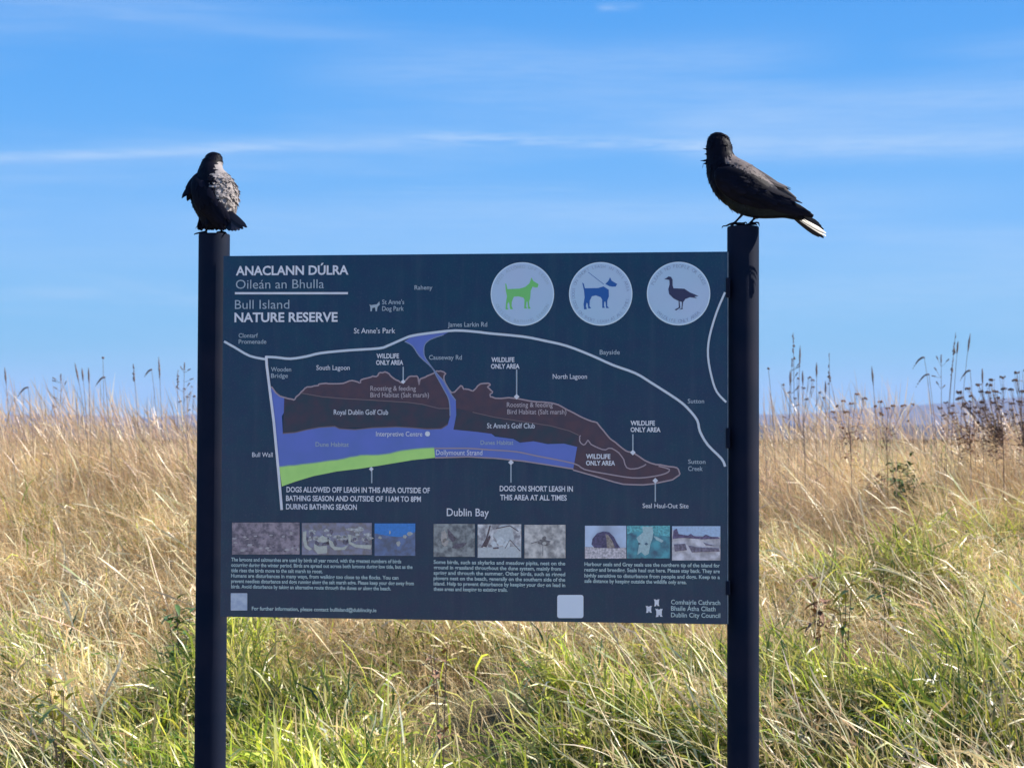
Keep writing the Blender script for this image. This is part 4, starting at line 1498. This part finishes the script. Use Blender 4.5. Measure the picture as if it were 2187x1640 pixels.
def seed_stem(tip, base_x, depth, kind, label, hl=34, thick=1.0):
    """tip: measured top of the head; the stalk is rooted on the bank"""
    top = at_depth(tip[0], tip[1], depth)
    bx = at_depth(base_x, 900, depth).x
    g = Vector((bx, depth + 0.05, float(terrain(bx, depth + 0.05)) - 0.02))
    root = empty('grass_stem', g)
    tag(root, label, 'grass stem', 'seed heads standing above the bank')
    top = top - g
    mid = Vector((top.x * 0.25, top.y * 0.5, top.z * 0.62))
    pts = bez(Vector((0, 0, 0)), mid, top, 12)
    m = depth / F_PX
    bm = bmesh.new()
    tube(bm, pts, 0.0022 * thick, 0.0013 * thick)
    from_bm('stem', bm, M_stem, root)
    bm = bmesh.new()
    up = (pts[-1] - pts[-3]).normalized()
    L_ = hl * m
    if kind == 'spike':
        n = 9
        for i in range(n):
            t = i / (n - 1)
            nub(bm, top - up * (L_ * (1 - t)), (0.0055 * math.sin(math.pi * (0.12 + 0.8 * t)) + 0.0012) * thick, up + Vector((prng.uniform(-.2, .2), 0, 0)), 1.8)
    elif kind == 'knob':
        for i in range(15):
            t = prng.random()
            nub(bm, top - up * (L_ * 1.3 * (1 - t)) + Vector((prng.uniform(-1, 1), prng.uniform(-1, 1), 0)) * 0.0065 * (1.15 - t * 0.7), prng.uniform(0.0035, 0.0065) * (1.1 - 0.5 * t), up + Vector((prng.uniform(-.6, .6), 0, 0)), 1.6)
    elif kind == 'dot':
        nub(bm, top, 0.0075, Vector((1, 0, 0.1)), 1.3)
        nub(bm, top + Vector((.004, 0, -.003)), 0.005, Vector((1, 0, 0.3)), 1.3)
    elif kind == 'droop':
        a = top
        c = top + Vector((-L_ * 0.8, 0, -L_ * 0.75))
        bz = bez(a, a + Vector((-L_ * 0.3, 0, L_ * 0.12)), c, 9)
        for i, p in enumerate(bz):
            nub(bm, p, 0.0050 * math.sin(math.pi * (0.15 + 0.75 * i / 9)) + 0.001, c - a, 1.8)
    elif kind == 'branched':
        for k in range(7):
            t = 1 - 0.42 * prng.random()
            p = pts[min(int(t * 12), 12)] * 1.0
            e = p + Vector((prng.choice((-1, 1)) * prng.uniform(0.012, 0.045), prng.uniform(-.02, .02), prng.uniform(0.005, 0.05)))
            tube(bm, [p, (p + e) / 2 + Vector((0, 0, -.004)), e], 0.0011, 0.0008, 4)
            for j in range(3):
                nub(bm, e + (e - p).normalized() * (j * 0.008), 0.0042, e - p, 1.5)
        for j in range(4):
            nub(bm, top - up * (j * 0.012), 0.005, up, 1.5)
    h_ = from_bm('seed_head', bm, M_head, root)
    if kind in ('branched', 'knob'):
        h_['kind'] = 'stuff'
    return root


LS = [
    ((160, 776), 196, 11.9, 'spike', 'tall stem with bent spike, highest of the trio far left', 40),
    ((175, 787), 190, 12.3, 'spike', 'short spike just right of the bent spike in the far left trio', 26),
    ((189, 787), 193, 12.1, 'spike', 'rightmost pale spike of the far left trio', 30),
    ((220, 764), 221, 12.0, 'dot', 'lone stem topped by one tiny dark button left of the sign', 12),
    ((224, 806), 240, 11.7, 'droop', 'leaning head below the dark button flower left of the sign', 24),
    ((284, 778), 300, 11.8, 'knob', 'knobbly club head on a kinked stem left of the left post', 26),
    ((339, 764), 348, 11.6, 'spike', 'slender upright spike, highest one left of the left post', 46),
    ((324, 790), 340, 12.2, 'droop', 'small nodding head beside the slender upright spike', 18),
    ((380, 790), 376, 11.9, 'knob', 'dark feathery head nearest to the left post', 30),
    ((394, 776), 388, 12.4, 'branched', 'thin branched head touching the left post', 30),
    ((60, 828), 74, 12.2, 'droop', 'drooping head low on the skyline near the left edge', 30),
    ((10, 786), 22, 12.6, 'spike', 'thin pale spike at the left edge of the view', 34),
    ((130, 800), 128, 12.7, 'branched', 'faint branched grass head between left edge and the trio', 24),
    ((1641, 787), 1662, 11.6, 'dot', 'stem with a bead at its tip right beside the right post', 12),
    ((1694, 710), 1700, 11.5, 'knob', 'tallest knobbly head right of the right post', 44),
    ((1709, 740), 1704, 12.0, 'spike', 'pale slim spike just right of the tallest knobbly head', 40),
    ((1692, 768), 1684, 11.9, 'branched', 'broken branched head under the tallest knobbly head', 26),
    ((1688, 792), 1684, 12.2, 'spike', 'low narrow spike left of the twiggy pinkish weed', 30),
    ((1714, 793), 1720, 12.1, 'spike', 'leaning low spike growing from the twiggy pinkish weed', 28),
    ((1744, 776), 1746, 11.9, 'spike', 'short upright spike left of the thick oval head', 28),
    ((1771, 755), 1774, 11.5, 'knob', 'thick oval seed head on a bare straight stem', 50),
    ((1763, 815), 1766, 12.1, 'spike', 'small spike low beside the thick oval seed head', 26),
    ((1862, 784), 1880, 11.6, 'spike', 'lone leaning spike midway between post and right edge', 38),
    ((1974, 764), 2008, 11.6, 'droop', 'hooked head at the left of the tall right cluster', 30),
    ((1984, 800), 2010, 11.9, 'droop', 'drooping pair of heads below the hooked head', 34),
    ((2010, 760), 2014, 12.2, 'branched', 'ragged branched head inside the tall right cluster', 26),
    ((2041, 710), 2020, 11.4, 'knob', 'tallest head of the right hand cluster', 36),
    ((2046, 730), 2030, 11.8, 'spike', 'short dark spike right beside the tallest right cluster head', 24),
    ((2072, 714), 2044, 12.0, 'spike', 'pale curved spike at the right of the tall cluster', 36),
    ((2036, 764), 2016, 11.6, 'knob', 'heavy dark head halfway up the tall right cluster', 36),
    ((2098, 788), 2104, 11.7, 'spike', 'smooth narrow spike above the dark flat flowered weed', 30),
    ((2072, 792), 2090, 11.8, 'droop', 'curling head on the left shoulder of the dark weed', 26),
]
for a, bx, d_, k_, lb, hl in LS:
    seed_stem(a, bx, d_, k_, lb, hl)


def bunch(bm, p, r, n, size):
    for i in range(n):
        a = prng.uniform(0, 2 * math.pi)
        q = r * math.sqrt(prng.random())
        nub(bm, p + Vector((q * math.cos(a), q * math.sin(a), prng.uniform(-0.25, 0.35) * r)), size * prng.uniform(0.6, 1.3), Vector((prng.uniform(-1, 1), prng.uniform(-1, 1), 1)), 1.2)


def dead_weed(base_px, depth, tips, label, mh=M_umbel, ms=M_twig, r=0.017, n=12, size=0.0052, thick=0.0034, leaves=0, ml=None):
    bx = at_depth(base_px[0], base_px[1], depth).x
    g = Vector((bx, depth, float(terrain(bx, depth)) - 0.03))
    root = empty('dead_weed', g)
    tag(root, label, 'weed', 'dead flowering weeds on the skyline')
    fork = at_depth(base_px[0], base_px[1], depth) - g
    bm = bmesh.new()
    tube(bm, bez(Vector((0, 0, 0)), fork * 0.5 + Vector((0.02, 0, 0)), fork, 6), thick * 1.2, thick)
    from_bm('stem', bm, ms, root)
    for i, (tx, ty) in enumerate(tips):
        t = at_depth(tx, ty, depth + prng.uniform(-0.12, 0.12)) - g
        st = fork * prng.uniform(0.80, 1.0)
        bm = bmesh.new()
        c = Vector((st.x * 0.4 + t.x * 0.6 + prng.uniform(-.02, .02), t.y * .5, st.z * 0.55 + t.z * 0.45 - prng.uniform(-.01, .03)))
        path = bez(st, c, t, 7)
        tube(bm, path, thick * 0.62, thick * 0.32)
        for s_ in (-1, 1, 0):
            e = t + Vector((s_ * r * 0.8, prng.uniform(-.01, .01), r * 0.15))
            tube(bm, [path[5], (path[5] + e) / 2 + Vector((0, 0, -.003)), e], thick * 0.34, thick * 0.24, 4)
        from_bm('branch', bm, ms, root)
        bm = bmesh.new()
        bunch(bm, t, r * prng.uniform(0.8, 1.2), n, size)
        from_bm('flower_cluster', bm, mh, root)
    if leaves:
        leaf_fan(root, [fork * prng.uniform(0.65, 1.0) + (at_depth(*prng.choice(tips), depth) - g - fork) * prng.uniform(0, 0.95) + Vector((prng.uniform(-.03, .03), prng.uniform(-.05, .05), prng.uniform(-.04, .02))) for _ in range(leaves)], ml, 0.034, 0.008)
    return root


def leaf_fan(root, pts, m, ln, wd, up=0.4):
    for p in pts:
        az_ = prng.uniform(0, 2 * math.pi)
        d = Vector((math.cos(az_), math.sin(az_), prng.uniform(-0.5, 1.0) * up + 0.1)).normalized()
        s = d.cross(Vector((0, 0, 1))).normalized()
        nn = s.cross(d)
        l, w = ln * prng.uniform(0.6, 1.3), wd * prng.uniform(0.7, 1.3)
        bm = bmesh.new()
        rows = []
        for i in range(6):
            t = i / 5
            ww = w * math.sin(math.pi * (0.08 + 0.88 * t)) ** 0.8
            c = p + d * (l * t) + nn * (-0.35 * l * t * t)
            rows.append([bm.verts.new(c - s * ww + nn * ww * 0.35), bm.verts.new(c), bm.verts.new(c + s * ww + nn * ww * 0.35)])
        for i in range(5):
            for k in range(2):
                bm.faces.new((rows[i][k], rows[i][k + 1], rows[i + 1][k + 1], rows[i + 1][k]))
        o = from_bm('leaf', bm, m, root, True)


dead_weed((2140, 915), 11.6, [(2048, 838), (2060, 862), (2076, 846), (2090, 822), (2098, 858), (2110, 838), (2118, 812), (2130, 850), (2140, 806), (2144, 830), (2085, 880), (2066, 830),
                           (2052, 850), (2100, 872), (2122, 860), (2112, 822), (2136, 868), (2070, 872), (2096, 836), (2126, 836)],
          'dark dead weed with flat brown flower clusters leaning left at right edge', leaves=150, ml=M_umbel)
dead_weed((2185, 905), 11.4, [(2160, 832), (2172, 796), (2188, 792), (2168, 812), (2184, 838), (2160, 862), (2196, 815), (2178, 858)],
          'darkest dead weed cut by the right edge of the view', leaves=100, ml=M_umbel)
dead_weed((2070, 915), 11.7, [(2008, 872), (2020, 860), (2034, 866), (2046, 852), (2058, 868), (2072, 858), (2084, 870), (2096, 860), (2030, 882), (2062, 884), (2014, 888)],
          'low reddish bushy weed left of the dark flat flowered weed', r=0.013, n=8, size=0.0045, thick=0.0026, leaves=150, ml=M_rust)
dead_weed((2125, 918), 11.9, [(2092, 882), (2108, 876), (2118, 884), (2132, 874), (2148, 884), (2160, 876), (2172, 886), (2140, 890), (2100, 892)],
          'brown bushy weed filling the foot of the dark weeds at right edge', r=0.013, n=8, size=0.0045, thick=0.0026, leaves=150, ml=M_umbel)
dead_weed((1716, 905), 11.3, [(1672, 822), (1684, 838), (1704, 808), (1716, 828), (1728, 806), (1737, 826), (1736, 812), (1698, 850), (1752, 838), (1760, 850), (1722, 852)],
          'twiggy pinkish weed nearest the right post', M_head, M_stem, r=0.011, n=7, size=0.004, thick=0.0024)
dead_weed((1815, 925), 11.2, [(1790, 868), (1800, 856), (1818, 862), (1830, 842), (1846, 852), (1806, 880), (1780, 880)],
          'reddish leafy dead weed under the lone leaning spike', M_rust, M_twig, r=0.014, n=8, size=0.005, thick=0.0024, leaves=60, ml=M_rust)
dead_weed((1892, 925), 11.4, [(1870, 868), (1880, 858), (1896, 872), (1908, 866), (1930, 866), (1950, 864), (1884, 885)],
          'brown leafy dead weed left of the open purple hill gap', M_rust, M_twig, r=0.012, n=7, size=0.005, thick=0.0024, leaves=26, ml=M_rust)
dead_weed((400, 905), 11.4, [(384, 858), (394, 830), (402, 848), (410, 826), (414, 846)],
          'small pinkish twiggy weed tucked against the left post', M_head, M_stem, r=0.010, n=6, size=0.004, thick=0.0022)


def leafy_weed(px, py, depth, n, m, ln, wd, spread, height, label, stems=3):
    x = at_depth(px, py, depth).x
    g = Vector((x, depth, float(terrain(x, depth))))
    zt = at_depth(px, py, depth).z - g.z
    root = empty('leafy_weed', g)
    tag(root, label, 'weed', 'leafy weeds in the grass')
    pts = []
    for s_ in range(stems):
        e = Vector((prng.uniform(-spread, spread), prng.uniform(-spread, spread), zt + prng.uniform(-0.3, 0.5) * height))
        bm = bmesh.new()
        path = bez(Vector((0, 0, 0)), Vector((e.x * .2, 0, e.z * .6)), e, 8)
        tube(bm, path, 0.003, 0.0016)
        from_bm('stem', bm, M_twig, root)
        for k in range(n // stems):
            pts.append(path[prng.randint(4, 8)] + Vector((prng.uniform(-.02, .02), prng.uniform(-.02, .02), prng.uniform(-.03, .03))))
    leaf_fan(root, pts, m, ln, wd, 0.9)


leafy_weed(1935, 1012, 11.2, 90, M_leafg, 0.075, 0.014, 0.11, 0.14, 'dark green leafy weed high on the bank at right', 6)
leafy_weed(1880, 1020, 11.4, 36, M_rust, 0.06, 0.012, 0.08, 0.10, 'reddish brown weed touching the dark green weed at right', 4)
leafy_weed(1746, 1285, 8.6, 34, M_rust, 0.07, 0.013, 0.03, 0.16, 'rusty brown upright weed low beside the right post', 2)
leafy_weed(1806, 1275, 8.5, 36, M_leafy, 0.065, 0.013, 0.04, 0.18, 'yellow green weed right of the rusty brown weed', 3)
leafy_weed(1892, 1248, 8.8, 26, M_leafy, 0.06, 0.013, 0.03, 0.14, 'yellowing weed with orange leaves mid right', 2)
leafy_weed(385, 1300, 8.4, 48, M_leafg, 0.06, 0.012, 0.07, 0.14, 'fresh green weed against the left post', 4)
leafy_weed(135, 1470, 7.3, 40, M_leafy, 0.08, 0.012, 0.08, 0.08, 'yellow green leafy tuft in the lower left grass', 4)
leafy_weed(945, 1400, 7.5, 26, M_rust, 0.045, 0.010, 0.05, 0.05, 'rust red leaf cluster in the grass below the board', 3)
